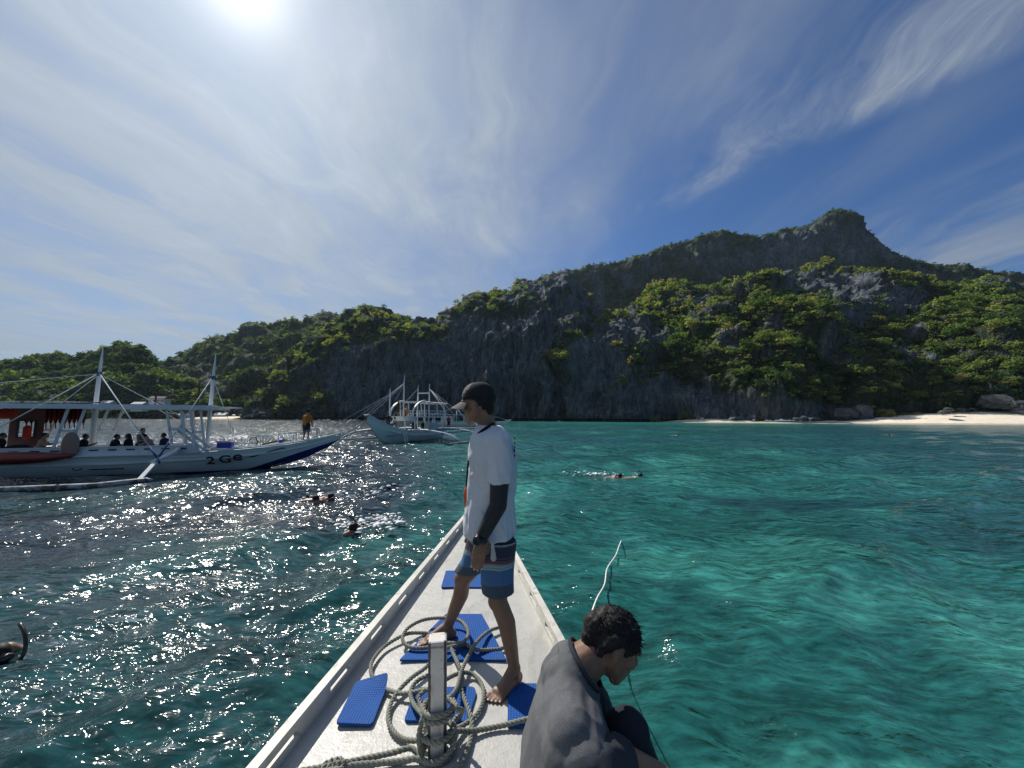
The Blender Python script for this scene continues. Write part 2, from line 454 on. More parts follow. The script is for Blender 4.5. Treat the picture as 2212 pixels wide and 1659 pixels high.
def rock_material():
    m, N, b = principled('karst_rock', None, 0.9)
    b.inputs['Specular IOR Level'].default_value = 0.2
    t = N.n('ShaderNodeTexCoord').outputs['Object']
    v1 = N.noise(N.mapping(t, scale=(0.55, 0.55, 0.09)), 1.0, 6, 0.65, 0.6)      # runnels down the faces
    v2 = N.noise(t, 0.05, 4, 0.6, 0.3)
    v3 = N.noise(N.mapping(t, scale=(0.35, 0.35, 0.05)), 1.0, 3, 0.6, 0.2)
    c = N.ramp(v1, [(0.25, (0.045, 0.060, 0.078)), (0.45, (0.125, 0.150, 0.175)), (0.62, (0.25, 0.275, 0.29)), (0.8, (0.42, 0.43, 0.43))])
    v4 = N.noise(N.mapping(t, scale=(0.20, 0.20, 0.035)), 1.0, 5, 0.65, 0.8)
    c = N.mix(N.ramp(v4, [(0.40, 0.7), (0.56, 0.0)]), c, (0.040, 0.052, 0.068))
    c = N.mix(N.ramp(v2, [(0.35, 0.45), (0.65, 0.0)]), c, (0.07, 0.085, 0.10))
    c = N.mix(N.ramp(v3, [(0.66, 0.0), (0.76, 0.55)]), c, (0.38, 0.37, 0.34))     # pale bare limestone
    va = N.n('ShaderNodeAttribute'); va.attribute_name = 'veg'
    gn = N.noise(t, 0.55, 4, 0.65, 0.4)
    gf = N.math('MULTIPLY_ADD', va.outputs['Fac'], 1.25, N.math('MULTIPLY_ADD', gn, 1.6, -1.15), clamp=True)
    gcol = N.ramp(N.noise(t, 0.3, 4, 0.6), [(0.3, (0.018, 0.030, 0.014)), (0.7, (0.055, 0.075, 0.022))])
    c = N.mix(gf, c, gcol)
    z = N.sep(N.n('ShaderNodeNewGeometry').outputs['Position'])[2]
    wet = N.math('LESS_THAN', N.math('ADD', z, N.math('MULTIPLY', v1, -1.2)), 1.6)
    c = N.mix(N.math('MULTIPLY', wet, 0.85), c, (0.012, 0.014, 0.016))            # tidal notch, wet and dark with algae
    N.link(c, b.inputs['Base Color'])
    bump(N, b, N.math('ADD', v1, N.math('ADD', N.math('MULTIPLY', gn, 0.5), v4)), 1.0, 3.0)
    return m
ROCK = rock_material()

def interp(tab, s, j):
    xs = np.array([a[0] for a in tab]); o = np.argsort(xs)
    return np.interp(s, xs[o], np.array([a[j] for a in tab])[o])
def smooth1(a, k):
    ker = np.hanning(k + 2)[1:-1]; ker /= ker.sum()
    return np.convolve(np.pad(a, k // 2, mode='edge'), ker, 'valid')[:len(a)]

TREES = []        # candidate tree spots gathered from all slopes: position, size, tint, order
def slope(name, crest, base, profA, profB, cliff, nu, nv, veg_fn, tree_n, tree_r, seed, big=10.0, mid=4.0, flute=2.6, jag=1.0, tint=0.0, vmin=0.0, keep=1.0):
    cr = []
    for px, py, Y in crest:
        p = atY(px, py, Y); cr.append((p[0] / p[1], p[1], p[2]))
    bs = []
    for px, Yb, Zb in base:
        r_ = ray(px, 905); bs.append((r_[0] / r_[1], Yb, Zb))
    s = np.linspace(min(a[0] for a in cr), max(a[0] for a in cr), nu)
    Yc, Zc = interp(cr, s, 1), interp(cr, s, 2)
    k = max(3, nu // 90) | 1
    Zc = smooth1(Zc, k); Yc = smooth1(Yc, k)
    Zc = Zc + jag * (1.6 * fbm(s * Yc / 11.0, s * 0, oct=4, seed=seed) + 0.9 * np.abs(fbm(s * Yc / 3.2, s * 0, oct=2, seed=seed + 5)))
    Yb, Zb = interp(bs, s, 1), interp(bs, s, 2)
    cl = interp([((ray(px, 905)[0] / ray(px, 905)[1]), c_) for px, c_ in cliff], s, 1)
    v = np.linspace(0, 1, nv)
    def prof(P):
        a = np.array(P); d = np.hypot(np.diff(a[:, 0]), np.diff(a[:, 1]) * 1.2); L = np.r_[0, np.cumsum(d)]; L /= L[-1]
        return np.interp(v, L, a[:, 0]), np.interp(v, L, a[:, 1])
    ya, za = prof(profA); yb, zb = prof(profB)
    fy = ya[:, None] * (1 - cl)[None] + yb[:, None] * cl[None]
    fz = za[:, None] * (1 - cl)[None] + zb[:, None] * cl[None]
    Y = Yb[None] + (Yc - Yb)[None] * fy
    Z = Zb[None] + (Zc - Zb)[None] * fz
    X = s[None] * Y
    P = np.stack([X, Y, Z], -1)
    def normals(P):
        du = np.gradient(P, axis=1); dv = np.gradient(P, axis=0)
        n = np.cross(du, dv); n /= np.linalg.norm(n, axis=-1, keepdims=True) + 1e-9
        n[n[..., 1] > 0.3] *= -1 if False else 1
        return n
    n = normals(P)
    if n[..., 2].mean() < 0: n = -n
    taper = np.clip((1 - v) / 0.12, 0, 1)[:, None] * np.clip(v / 0.03 + 0.3, 0, 1)[:, None]
    gul = fbm(X / 46.0, Y / 46.0, Z / 70.0, oct=3, seed=seed + 1)
    m_ = fbm(X / 13.0, Y / 13.0, Z / 18.0, oct=3, seed=seed + 2)
    steep = np.clip(1.15 - n[..., 2], 0.25, 1.0)
    fl = 1 - 2 * np.abs(fbm(X / 4.2, Y / 4.2, Z / 20.0, oct=4, seed=seed + 3, gain=0.55))
    fl2 = 1 - 2 * np.abs(fbm(X / 17.0, Y / 17.0, Z / 90.0, oct=3, seed=seed + 9))
    sp = np.clip(fbm(X / 2.4, Y / 2.4, Z / 9.0, oct=3, seed=seed + 4), -0.3, 2)
    crag = np.clip(fbm(X / 7.0, Y / 7.0, Z / 16.0, oct=4, seed=seed + 6, gain=0.6), 0, 2)
    D = (big * gul + mid * m_ + 3.2 * crag * steep) * taper + (flute * fl * steep + 0.9 * sp * steep + 1.9 * flute * fl2 * steep * taper) * np.clip((1 - v) / 0.05, 0.25, 1)[:, None]
    P = P + n * D[..., None]
    P[..., 2] += 0.5 * np.abs(sp)
    # the far side: two rows falling away behind the crest
    back = []
    for dy_, dz_ in ((6, -4), (20, -20), (60, -70)):
        q = P[-1].copy(); q[:, 1] += dy_; q[:, 0] += dy_ * s; q[:, 2] = np.maximum(q[:, 2] + dz_, -1); back.append(q)
    n = normals(P)
    if n[..., 2].mean() < 0: n = -n
    pxs, pys = proj(P.reshape(-1, 3)); pxs = pxs.reshape(P.shape[:2]); pys = pys.reshape(P.shape[:2])
    veg = np.clip(veg_fn(pxs, pys, P, n, np.repeat(v[:, None], nu, 1)), 0, 1)
    Pall = np.concatenate([P, np.array(back)], 0)
    vall = np.concatenate([veg, np.repeat(veg[-1:], 3, 0)], 0)
    R_, C_ = Pall.shape[:2]
    idx = np.arange(R_ * C_).reshape(R_, C_)
    F = np.stack([idx[:-1, :-1], idx[:-1, 1:], idx[1:, 1:], idx[1:, :-1]], -1).reshape(-1, 4)
    me = mesh_np(name, Pall.reshape(-1, 3), F, True)
    a = me.attributes.new('veg', 'FLOAT', 'POINT'); a.data.foreach_set('value', vall.astype(np.float32).ravel())
    me.materials.append(ROCK)
    o = link(bpy.data.objects.new(name, me)); tag(o, kind='structure')
    # tree spots, spread by area
    rg = np.random.default_rng(seed + 77)
    du = np.linalg.norm(np.diff(P, axis=1)[:-1], axis=-1); dv = np.linalg.norm(np.diff(P, axis=0)[:, :-1], axis=-1)
    area = (du * dv); wgt = (area * veg[:-1, :-1]).ravel(); wgt = wgt * (np.repeat(v[:-1, None], nu - 1, 1).ravel() >= vmin)
    if tree_n:
        ids = rg.choice(len(wgt), size=tree_n * 3, p=wgt / wgt.sum(), replace=True)
        cell = {}
        got = 0
        for i in ids:
            a_, b_ = divmod(int(i), nu - 1)
            p = P[a_, b_]; vg = veg[a_, b_]
            rad = rg.uniform(*tree_r) * (0.62 + 0.5 * vg)
            if n[a_, b_, 2] < 0.35: rad *= 0.62
            q_ = rad * 0.85; key = (int(p[0] // q_), int(p[1] // q_), int(p[2] // q_))
            if key in cell: continue
            cell[key] = 1
            px_p, py_p = pxs[a_, b_], pys[a_, b_]
            if not (-60 < px_p < 2290): continue
            TREES.append((p[0], p[1], p[2], rad, np.clip(rg.normal(0.45, 0.24) + tint + 0.25 * gul[a_, b_], 0, 1), keep * rad / p[1], n[a_, b_, 2], keep))
            got += 1
            if got >= tree_n: break
    print(name, 'trees', got if tree_n else 0)
    return P

PA = [(0, 0), (0.03, 0.10), (0.12, 0.20), (0.35, 0.43), (0.70, 0.78), (0.90, 0.95), (1, 1)]
PB = [(0, 0), (0.05, 0.22), (0.14, 0.50), (0.30, 0.74), (0.55, 0.90), (1, 1)]
def zone(px, py, x, y, rx, ry): return np.exp(-(((px - x) / rx) ** 2 + ((py - y) / ry) ** 2))

# wooded front slope above the beach
def veg1(px, py, P, n, v):
    q = 1.16 + 0.60 * fbm(P[..., 0] / 24, P[..., 1] / 26, P[..., 2] / 26, oct=3, seed=401)
    for x, y, rx, ry, a in ((1790, 615, 150, 34, 1.15), (1930, 640, 90, 26, .7), (1370, 740, 90, 70, .85), (1500, 650, 80, 28, .6), (2190, 605, 60, 26, 1.1),
                            (1660, 885, 110, 34, 1.25), (1790, 895, 120, 18, 1.1), (1330, 880, 110, 50, 1.3), (1480, 885, 90, 34, .9), (1980, 690, 26, 42, .9), (1850, 690, 34, 40, .8),
                            (1960, 760, 40, 30, .4), (1290, 800, 60, 90, 1.1), (2150, 880, 90, 22, .6), (1560, 720, 40, 40, .5)):
        q = q - a * zone(px, py, x, y, rx, ry)
    return q
slope('hillside', [(1225, 788, 436), (1260, 728, 462), (1330, 700, 482), (1400, 668, 502), (1450, 643, 515), (1500, 628, 521), (1560, 634, 521), (1610, 648, 521),
                (1650, 616, 541), (1700, 601, 548), (1770, 595, 554), (1850, 594, 554), (1930, 616, 541), (1990, 630, 528), (2050, 636, 521), (2100, 622, 528), (2150, 614, 528), (2212, 624, 528), (2450, 668, 528)],
      [(1200, 300, -1), (1300, 285, -1), (1440, 272, -1), (1500, 268, 1.5), (1600, 262, 1.0), (1700, 255, 0.8), (1850, 246, 1.5), (2000, 240, 3.5), (2212, 236, 6.5), (2460, 232, 7.0)],
      PA, PB, [(1200, 1), (1330, 0.9), (1400, 0.45), (1500, 0.25), (1560, 0.4), (1700, 0.35), (1850, 0.15), (2300, 0.1)], 580, 200,
      veg1, 4700, (2.5, 6.0), 41, big=15, mid=5.5, flute=2.2, tint=0.12, keep=1.5)
# tall dark ridge and summit behind it
def veg2(px, py, P, n, v):
    q = 0.86 + 0.5 * fbm(P[..., 0] / 30, P[..., 1] / 30, P[..., 2] / 60, oct=3, seed=402)
    q = q + 0.6 * smooth01(v, 0.86, 0.97)
    for x, y, rx, ry, a in ((1800, 530, 130, 40, .75), (1640, 560, 120, 30, .4)):
        q = q - a * zone(px, py, x, y, rx, ry)
    return q
slope('mountain_ridge', [(1100, 640, 784), (1180, 602, 812), (1230, 586, 840), (1280, 575, 854), (1340, 568, 868), (1400, 551, 896), (1440, 534, 903), (1480, 521, 910), (1520, 510, 917),
                (1560, 503, 924), (1600, 509, 924), (1640, 514, 924), (1670, 508, 924), (1700, 495, 924), (1725, 497, 924), (1750, 490, 924), (1775, 470, 924), (1795, 460, 924), (1815, 458, 924), (1835, 464, 924), (1852, 476, 924), (1872, 502, 917),
                (1895, 525, 910), (1920, 545, 903), (1960, 562, 896), (2000, 570, 896), (2060, 576, 882), (2110, 584, 868), (2212, 604, 854), (2400, 640, 840)],
      [(1050, 544, 54), (1300, 558, 122), (1600, 585, 163), (1900, 585, 177), (2400, 571, 150)],
      [(0, 0), (0.4, 0.3), (0.75, 0.62), (0.92, 0.9), (1, 1)], [(0, 0), (0.5, 0.2), (0.70, 0.42), (0.86, 0.90), (0.94, 0.98), (1, 1)],
      [(1050, .6), (1400, 0.9), (1850, 1), (1950, .7), (2400, .5)], 420, 120, veg2, 2300, (2.4, 4.8), 42, big=11, mid=6, flute=3.0, tint=-0.20, vmin=0.45, keep=0.5)
# the middle hill with its big bare cliff
def veg3(px, py, P, n, v):
    q = 0.34 + 0.60 * fbm(P[..., 0] / 20, P[..., 1] / 20, P[..., 2] / 34, oct=3, seed=403)
    q = q + 0.9 * smooth01(v, 0.80, 0.97)
    for x, y, rx, ry, a in ((760, 715, 120, 45, .9), (580, 830, 50, 60, 1.0), (660, 760, 60, 50, .7), (700, 860, 34, 30, .9), (920, 720, 60, 30, .7), (1100, 655, 110, 26, .6), (620, 880, 50, 18, .5)):
        q = q + a * zone(px, py, x, y, rx, ry)
    for x, y, rx, ry, a in ((1080, 810, 150, 90, .7), (1010, 740, 60, 40, .5), (800, 840, 90, 60, .35), (760, 780, 60, 40, .25)):
        q = q - a * zone(px, py, x, y, rx, ry)
    return q
slope('cliff_hill', [(528, 905, 370), (534, 892, 372), (545, 880, 376), (565, 850, 386), (620, 793, 409), (655, 753, 426), (690, 724, 442), (740, 700, 454), (790, 687, 459), (840, 694, 459), (885, 708, 454), (920, 711, 454), (960, 709, 454),
                 (1000, 686, 459), (1040, 660, 470), (1080, 650, 476), (1120, 640, 482), (1170, 624, 493), (1220, 618, 493), (1270, 658, 470), (1310, 718, 448), (1350, 798, 426), (1390, 892, 403)],
      [(440, 305, -1), (560, 300, -1), (700, 296, -1), (900, 300, -1), (1100, 306, -1), (1240, 306, -1), (1400, 310, -1)],
      PA, PB, [(440, .5), (560, .55), (640, .75), (760, .8), (900, 1), (1250, 1), (1400, 1)], 500, 180, veg3, 1200, (2.0, 4.4), 43, big=8, mid=4.5, flute=2.8, tint=0.10, keep=1.0)
# wooded ridges round the bay on the sun's side
def veg4(px, py, P, n, v):
    q = 1.0 + 0.25 * fbm(P[..., 0] / 40, P[..., 1] / 40, oct=2, seed=404)
    for x, y, rx, ry, a in ((455, 845, 16, 32, .9), (705, 672, 40, 16, .5), (845, 675, 40, 14, .5)): q = q - a * zone(px, py, x, y, rx, ry)
    return q
slope('bay_ridge', [(225, 877, 520), (280, 829, 540), (345, 793, 560), (395, 765, 570), (450, 740, 580), (500, 724, 585), (560, 713, 590), (620, 709, 595), (660, 706, 600), (680, 691, 600), (700, 678, 600), (720, 677, 600), (742, 685, 600),
                 (765, 689, 600), (800, 683, 600), (830, 677, 600), (850, 679, 600), (872, 690, 600), (892, 709, 600), (930, 747, 600), (1000, 817, 590)],
      [(200, 330, -1), (350, 332, -1), (400, 338, 1), (500, 338, 2), (570, 335, 2), (700, 400, 20), (1020, 420, 40)],
      PA, PB, [(200, 0), (600, .15), (700, .4), (1000, .4)], 360, 120, veg4, 2600, (2.1, 4.0), 44, big=12, mid=4, flute=1.2, tint=-0.22, keep=0.5)
slope('bay_hill', [(-330, 808, 430), (-150, 800, 430), (0, 796, 430), (50, 784, 430), (90, 775, 430), (120, 772, 430), (155, 774, 430), (190, 764, 430), (225, 754, 430), (262, 750, 430), (300, 758, 425), (325, 772, 420), (348, 794, 410), (390, 834, 390), (440, 870, 370), (500, 892, 350)],
      [(-350, 300, -1), (0, 300, -1), (200, 302, -1), (350, 320, -1), (400, 336, 1), (520, 338, 2)],
      PA, PB, [(-350, 0.1), (520, 0.1)], 360, 110, veg4, 2200, (2.1, 4.0), 45, big=9, mid=4, flute=1.2, tint=-0.20, keep=0.5)
slope('far_hill', [(-500, 740, 1500), (-200, 770, 1500), (-60, 776, 1500), (20, 779, 1500), (60, 790, 1500), (140, 830, 1500)],
      [(-500, 1200, 0), (160, 1200, 0)], PA, PB, [(-500, .2), (200, .2)], 90, 30, veg4, 0, (3, 5), 46, big=14, mid=6, flute=2)

# ------------------------------------------------------------------ beach
def sand_material():
    m, N, b = principled('sand', None, 0.95)
    t = N.n('ShaderNodeTexCoord').outputs['Object']
    n1 = N.noise(t, 0.35, 5, 0.6); n2 = N.noise(t, 6.0, 4, 0.6)
    c = N.mix(N.ramp(n1, [(0.35, 0.0), (0.65, 1.0)]), (0.70, 0.60, 0.47), (0.84, 0.77, 0.64))
    z = N.sep(N.n('ShaderNodeNewGeometry').outputs['Position'])[2]
    wetf = N.ramp(N.math('ADD', N.math('MULTIPLY', z, 0.5), N.math('MULTIPLY', n1, 0.15)), [(0.42, 1.0), (0.52, 0.0)])
    c = N.mix(N.math('MULTIPLY', wetf, 0.75), c, (0.36, 0.28, 0.20))
    N.link(c, b.inputs['Base Color']); bump(N, b, n2, 0.5, 0.15)
    return m
SAND = sand_material()
def beach(name, front, rear, nu, seed):
    """front: (px, Y) at the water's edge ; rear: (px, Y, Z)"""
    nv = 14
    fx = np.array([p[0] for p in front]); rx = np.array([p[0] for p in rear])
    pxs = np.linspace(fx.min(), fx.max(), nu)
    s = np.array([ray(p, 905)[0] / ray(p, 905)[1] for p in pxs])
    Yf = np.interp(pxs, fx, [p[1] for p in front]); Yr = np.interp(pxs, rx, [p[1] for p in rear]); Zr = np.interp(pxs, rx, [p[2] for p in rear])
    V = []
    for j in range(nv):
        t = j / (nv - 1)
        Y = Yf + (Yr - Yf) * t
        Z = -0.7 + (Zr + 0.7) * (t ** 0.9) + 0.12 * fbm(s * Y / 5, Y / 5, oct=3, seed=seed) * (t > 0)
        V.append(np.stack([s * Y, Y, Z], -1))
    V = np.array(V); idx = np.arange(nv * nu).reshape(nv, nu)
    F = np.stack([idx[:-1, :-1], idx[:-1, 1:], idx[1:, 1:], idx[1:, :-1]], -1).reshape(-1, 4)
    o = add(name, V.reshape(-1, 3), F, SAND); tag(o, kind='structure')
beach('beach', [(1420, 268), (1480, 246), (1560, 238), (1700, 226), (1850, 214), (2000, 205), (2212, 200), (2500, 196)],
      [(1420, 276, 0.1), (1480, 272, 1.8), (1540, 270, 3.4), (1590, 266, 2.6), (1640, 262, 1.2), (1760, 256, 1.3), (1830, 252, 2.4), (1900, 249, 4.2), (2000, 245, 6.4), (2130, 242, 8.0), (2212, 241, 8.8), (2500, 236, 9.5)], 120, 61)
beach('bay_beach', [(395, 318), (440, 306), (500, 303), (545, 306), (575, 312)], [(395, 328, .4), (440, 330, 2.2), (500, 330, 2.4), (545, 330, 2.0), (575, 326, .4)], 40, 62)

# boulders along the shore
def boulder_mesh(seed):
    bm = bmesh.new(); bmesh.ops.create_icosphere(bm, subdivisions=4, radius=1.0)
    for v in bm.verts:
        p = np.array(v.co); a = np.array([[p[0]], [p[1]], [p[2]]])
        d = 1 + 0.34 * float(fbm(a[0] * 1.3 + seed, a[1] * 1.3, a[2] * 1.3, oct=5, seed=seed, gain=0.6)[0])
        q = Vector(p * d)
        ax = [Vector((1, .2, .3)).normalized(), Vector((-.4, 1, .2)).normalized(), Vector((.2, -.8, .7)).normalized(), Vector((-.9, -.3, .5)).normalized(), Vector((0, 0, 1))]
        for n_ in ax:
            over = q.dot(n_) - 0.74
            if over > 0: q -= n_ * over * 0.85
        v.co = q
    me = bpy.data.meshes.new('boulder'); bm.to_mesh(me); bm.free()
    m, N, b = principled('boulder_rock', None, 0.9) if 'boulder_rock' not in bpy.data.materials else (bpy.data.materials['boulder_rock'], None, None)
    if N:
        t = N.n('ShaderNodeTexCoord').outputs['Object']
        n1 = N.noise(t, 1.6, 6, 0.65, 0.4)
        N.link(N.ramp(n1, [(0.3, (0.03, 0.036, 0.04)), (0.55, (0.085, 0.092, 0.098)), (0.75, (0.22, 0.22, 0.21))]), b.inputs['Base Color'])
        bump(N, b, N.noise(t, 5, 5, 0.7), 0.8, 0.12)
    me.materials.append(m)
    return me
BOUL = [boulder_mesh(i) for i in (1, 2, 3)]
def boulder(px, py, Y, size, label, k):
    p = atY(px, py, Y)
    o = link(bpy.data.objects.new('boulder', BOUL[k % 3])); o.location = p; o.scale = size
    o.rotation_euler = (0, 0, random.uniform(0, 6)); tag(o, label, 'boulder', 'boulders along the shore'); return o
k = 0
for px, py, Y, sz, lab in (
        (2150, 866, 238, (9, 6, 4.6), 'large pale slab boulder at the back of the white beach'),
        (2195, 874, 232, (8, 5, 3.2), 'broken grey boulder heap at the right end of the white beach'),
        (2040, 890, 222, (4.2, 2.4, 1.3), 'long low boulder lying alone on the white sand'),
        (2048, 884, 232, (3.2, 2.2, 1.3), 'grey rock behind the low boulder on the sand'),
        (1590, 904, 236, (4.6, 2.4, 1.1), 'flat dark rock where the small left beach ends'),
        (1722, 905, 222, (3.0, 2.0, 1.1), 'pale rock pile standing in the shallow water, left block'),
        (1738, 903.5, 224, (2.6, 2.0, 1.7), 'pale rock pile standing in the shallow water, tall middle block'),
        (1757, 905, 222, (3.6, 2.0, 1.0), 'pale rock pile standing in the shallow water, right block'),
        (1824, 894, 246, (6, 5, 5.0), 'big dark rounded boulder at the foot of the wooded slope, left one'),
        (1860, 891, 246, (6, 5, 6.0), 'big dark rounded boulder at the foot of the wooded slope, right one'),
        (2078, 884, 240, (2.4, 2, 1.0), 'small grey stone in the rubble below the trees, left'),
        (2100, 883, 240, (2.0, 1.6, 0.8), 'small grey stone in the rubble below the trees, right'),
        (1262, 898, 292, (8, 4, 3.0), 'grey boulder in the water at the foot of the tall cliff'),
        (545, 908, 306, (7, 3, 2.2), 'dark boulder at the end of the bay beach')):
    boulder(px, py, Y, sz, lab, k); k += 1

# ------------------------------------------------------------------ trees
def leaf_material(name, mode):
    m = bpy.data.materials.new(name); m.use_nodes = True; nt = m.node_tree; nt.nodes.clear(); N = NT(nt)
    if mode == 'attr':
        a = N.n('ShaderNodeAttribute'); a.attribute_name = 'tint'; f = a.outputs['Fac']
    else:
        f = N.n('ShaderNodeObjectInfo').outputs['Random']
    t = N.n('ShaderNodeNewGeometry').outputs['Position']
    nz = N.noise(t, 0.35, 3, 0.6)
    f2 = N.math('MULTIPLY_ADD', N.math('SUBTRACT', nz, 0.5), 0.9, f, clamp=True)
    c = N.ramp(f2, [(0.0, (0.034, 0.060, 0.036)), (0.3, (0.066, 0.112, 0.052)), (0.6, (0.135, 0.195, 0.074)), (0.88, (0.235, 0.275, 0.105)), (1.0, (0.27, 0.225, 0.12))])
    d = N.n('ShaderNodeBsdfDiffuse'); N.link(c, d.inputs['Color'])
    tr = N.n('ShaderNodeBsdfTranslucent'); N.link(N.mix(1.0, c, (1.5, 1.6, 0.7), 'MULTIPLY'), tr.inputs['Color'])
    mx = N.n('ShaderNodeMixShader'); mx.inputs[0].default_value = 0.5
    N.link(d.outputs[0], mx.inputs[1]); N.link(tr.outputs[0], mx.inputs[2])
    out = N.n('ShaderNodeOutputMaterial'); N.link(mx.outputs[0], out.inputs['Surface'])
    return m
LEAF_A = leaf_material('forest_leaves', 'attr'); LEAF_O = leaf_material('tree_leaves', 'obj')
BARK = painted('bark', (0.10, 0.085, 0.065), 0.9, 0.3, 3.0, 0.6)

def crown_quads(rg, n_cl, per, leaf, shape):
    """unit crown (radius about 1, centre at 0): clumps of leaf tufts in an uneven dome"""
    V = []
    for _ in range(n_cl):
        a = rg.uniform(0, 2 * math.pi); rr = math.sqrt(rg.uniform(0, 1)) * 0.78
        top = math.sqrt(max(0, 1 - (rr / 0.98) ** 2))
        cz = shape * (rg.uniform(-0.30, 0.85) * top)
        c = np.array([rr * math.cos(a), rr * math.sin(a), cz])
        cr = rg.uniform(0.24, 0.42)
        for _ in range(per):
            d = rg.normal(size=3); d[2] = abs(d[2]) * 1.1 - 0.45; d /= np.linalg.norm(d)
            p = c + d * cr * np.array([1, 1, 0.62]) * rg.uniform(0.75, 1.1)
            n_ = d * 0.7 + np.array([0, 0, 0.55]) + rg.normal(size=3) * 0.42; n_ /= np.linalg.norm(n_)
            x = np.cross(n_, rg.normal(size=3)); x /= np.linalg.norm(x); y = np.cross(n_, x)
            l1, l2 = leaf * rg.uniform(0.6, 1.25), leaf * rg.uniform(0.5, 1.0)
            V += [p - x * l1 - y * l2 * .4, p + x * l1 * .2 - y * l2, p + x * l1 + y * l2 * .3, p - x * l1 * .1 + y * l2]
    return np.array(V)
_rg = np.random.default_rng(3)
NEAR = [crown_quads(_rg, 16 + i, 17, 0.115, s_) for i, s_ in enumerate((0.8, 0.95, 0.7, 1.1, 0.85, 1.0))]
FARC = [crown_quads(_rg, 10, 6, 0.20, s_) for s_ in (0.8, 0.9, 1.0, 0.7, 1.1)]
FAR2 = [crown_quads(_rg, 6, 6, 0.26, s_) for s_ in (0.8, 0.9, 1.0, 0.7, 1.1)]

def trunk_mesh(rg):
    mb = MB()
    lean = Vector((rg.uniform(-.15, .15), rg.uniform(-.15, .15), 0))
    pts = [Vector((0, 0, -1.5)), Vector((0, 0, -0.9)) + lean * .3, Vector((0, 0, -0.45)) + lean * .7, Vector((0, 0, 0)) + lean]
    mb.tube(pts, [0.085, 0.065, 0.05, 0.03], 6)
    for i in range(5):
        a = 2 * math.pi * i / 5 + rg.uniform(-.4, .4); z0 = rg.uniform(-0.6, -0.25)
        p0 = Vector((0, 0, z0)) + lean * 0.6
        p1 = p0 + Vector((math.cos(a) * .28, math.sin(a) * .28, .22)); p2 = p0 + Vector((math.cos(a) * .62, math.sin(a) * .62, .40 + rg.uniform(0, .2)))
        mb.tube([p0, p1, p2], [0.034, 0.024, 0.010], 5)
    me = mesh_np('trunk', mb.V, mb.F, True); me.materials.append(BARK); return me
TRUNKS = [trunk_mesh(_rg) for _ in range(5)]
CROWNS = []
for V_ in NEAR:
    me = mesh_np('crown', V_, np.arange(len(V_)).reshape(-1, 4), False); me.materials.append(LEAF_O); CROWNS.append(me)

TREES.sort(key=lambda t: -t[5])
near_t, rest_t = TREES[:290], TREES[290:]
for i, t in enumerate(near_t):
    x, y, z, rad = t[:4]
    e = empty('tree', (x, y, z - 0.2 * rad), random.uniform(0, 6.28)); e.scale = (rad, rad, rad * random.uniform(0.85, 1.1))
    tx, ty = [float(v_[0]) for v_ in proj(np.array([[x, y, z + rad * .5]]))]
    col_ = 'at the right edge' if tx > 2030 else 'under the summit' if tx > 1740 else 'left of the summit' if tx > 1500 else 'left end' if tx > 1230 else 'behind the boats'
    row_ = 'on the crest of the wooded hillside' if ty < 650 else 'high on the wooded hillside' if ty < 720 else 'half-way up the wooded hillside' if ty < 800 else 'low on the wooded hillside'
    size_ = 'large' if rad > 6 else 'middle-sized' if rad > 4.6 else 'small'
    tag(e, f'{size_} leafy green tree {row_}, {col_}', 'tree', f'{size_} trees {row_} {col_}')
    for nm, me in (('crown', CROWNS[i % len(CROWNS)]), ('trunk', TRUNKS[i % 5])):
        c = bpy.data.objects.new(nm, me); c.location = (0, 0, 0.75); link(c, e)
def forest():
    rg = np.random.default_rng(9); VV = []; TT = []
    for t in rest_t:
        base = (FARC if t[7] >= 1.0 else FAR2)[rg.integers(5)]
        a = rg.uniform(0, 6.28); ca, sa = math.cos(a), math.sin(a); rad = t[3]
        v = np.stack([base[:, 0] * ca - base[:, 1] * sa, base[:, 0] * sa + base[:, 1] * ca, base[:, 2]], -1) * np.array([rad, rad, rad * rg.uniform(.8, 1.2)])
        v += np.array([t[0], t[1], t[2] + 0.35 * rad])
        VV.append(v); TT.append(np.full(len(v), t[4]))
    V = np.concatenate(VV); T = np.concatenate(TT)
    me = mesh_np('forest', V, np.arange(len(V)).reshape(-1, 4), False)
    a = me.attributes.new('tint', 'FLOAT', 'POINT'); a.data.foreach_set('value', T.astype(np.float32))
    me.materials.append(LEAF_A)
    o = link(bpy.data.objects.new('forest', me)); tag(o, 'dense green forest covering the hills of the island', 'forest', kind='stuff')
    print('forest quads', len(V) // 4, 'trees', len(rest_t))
forest()

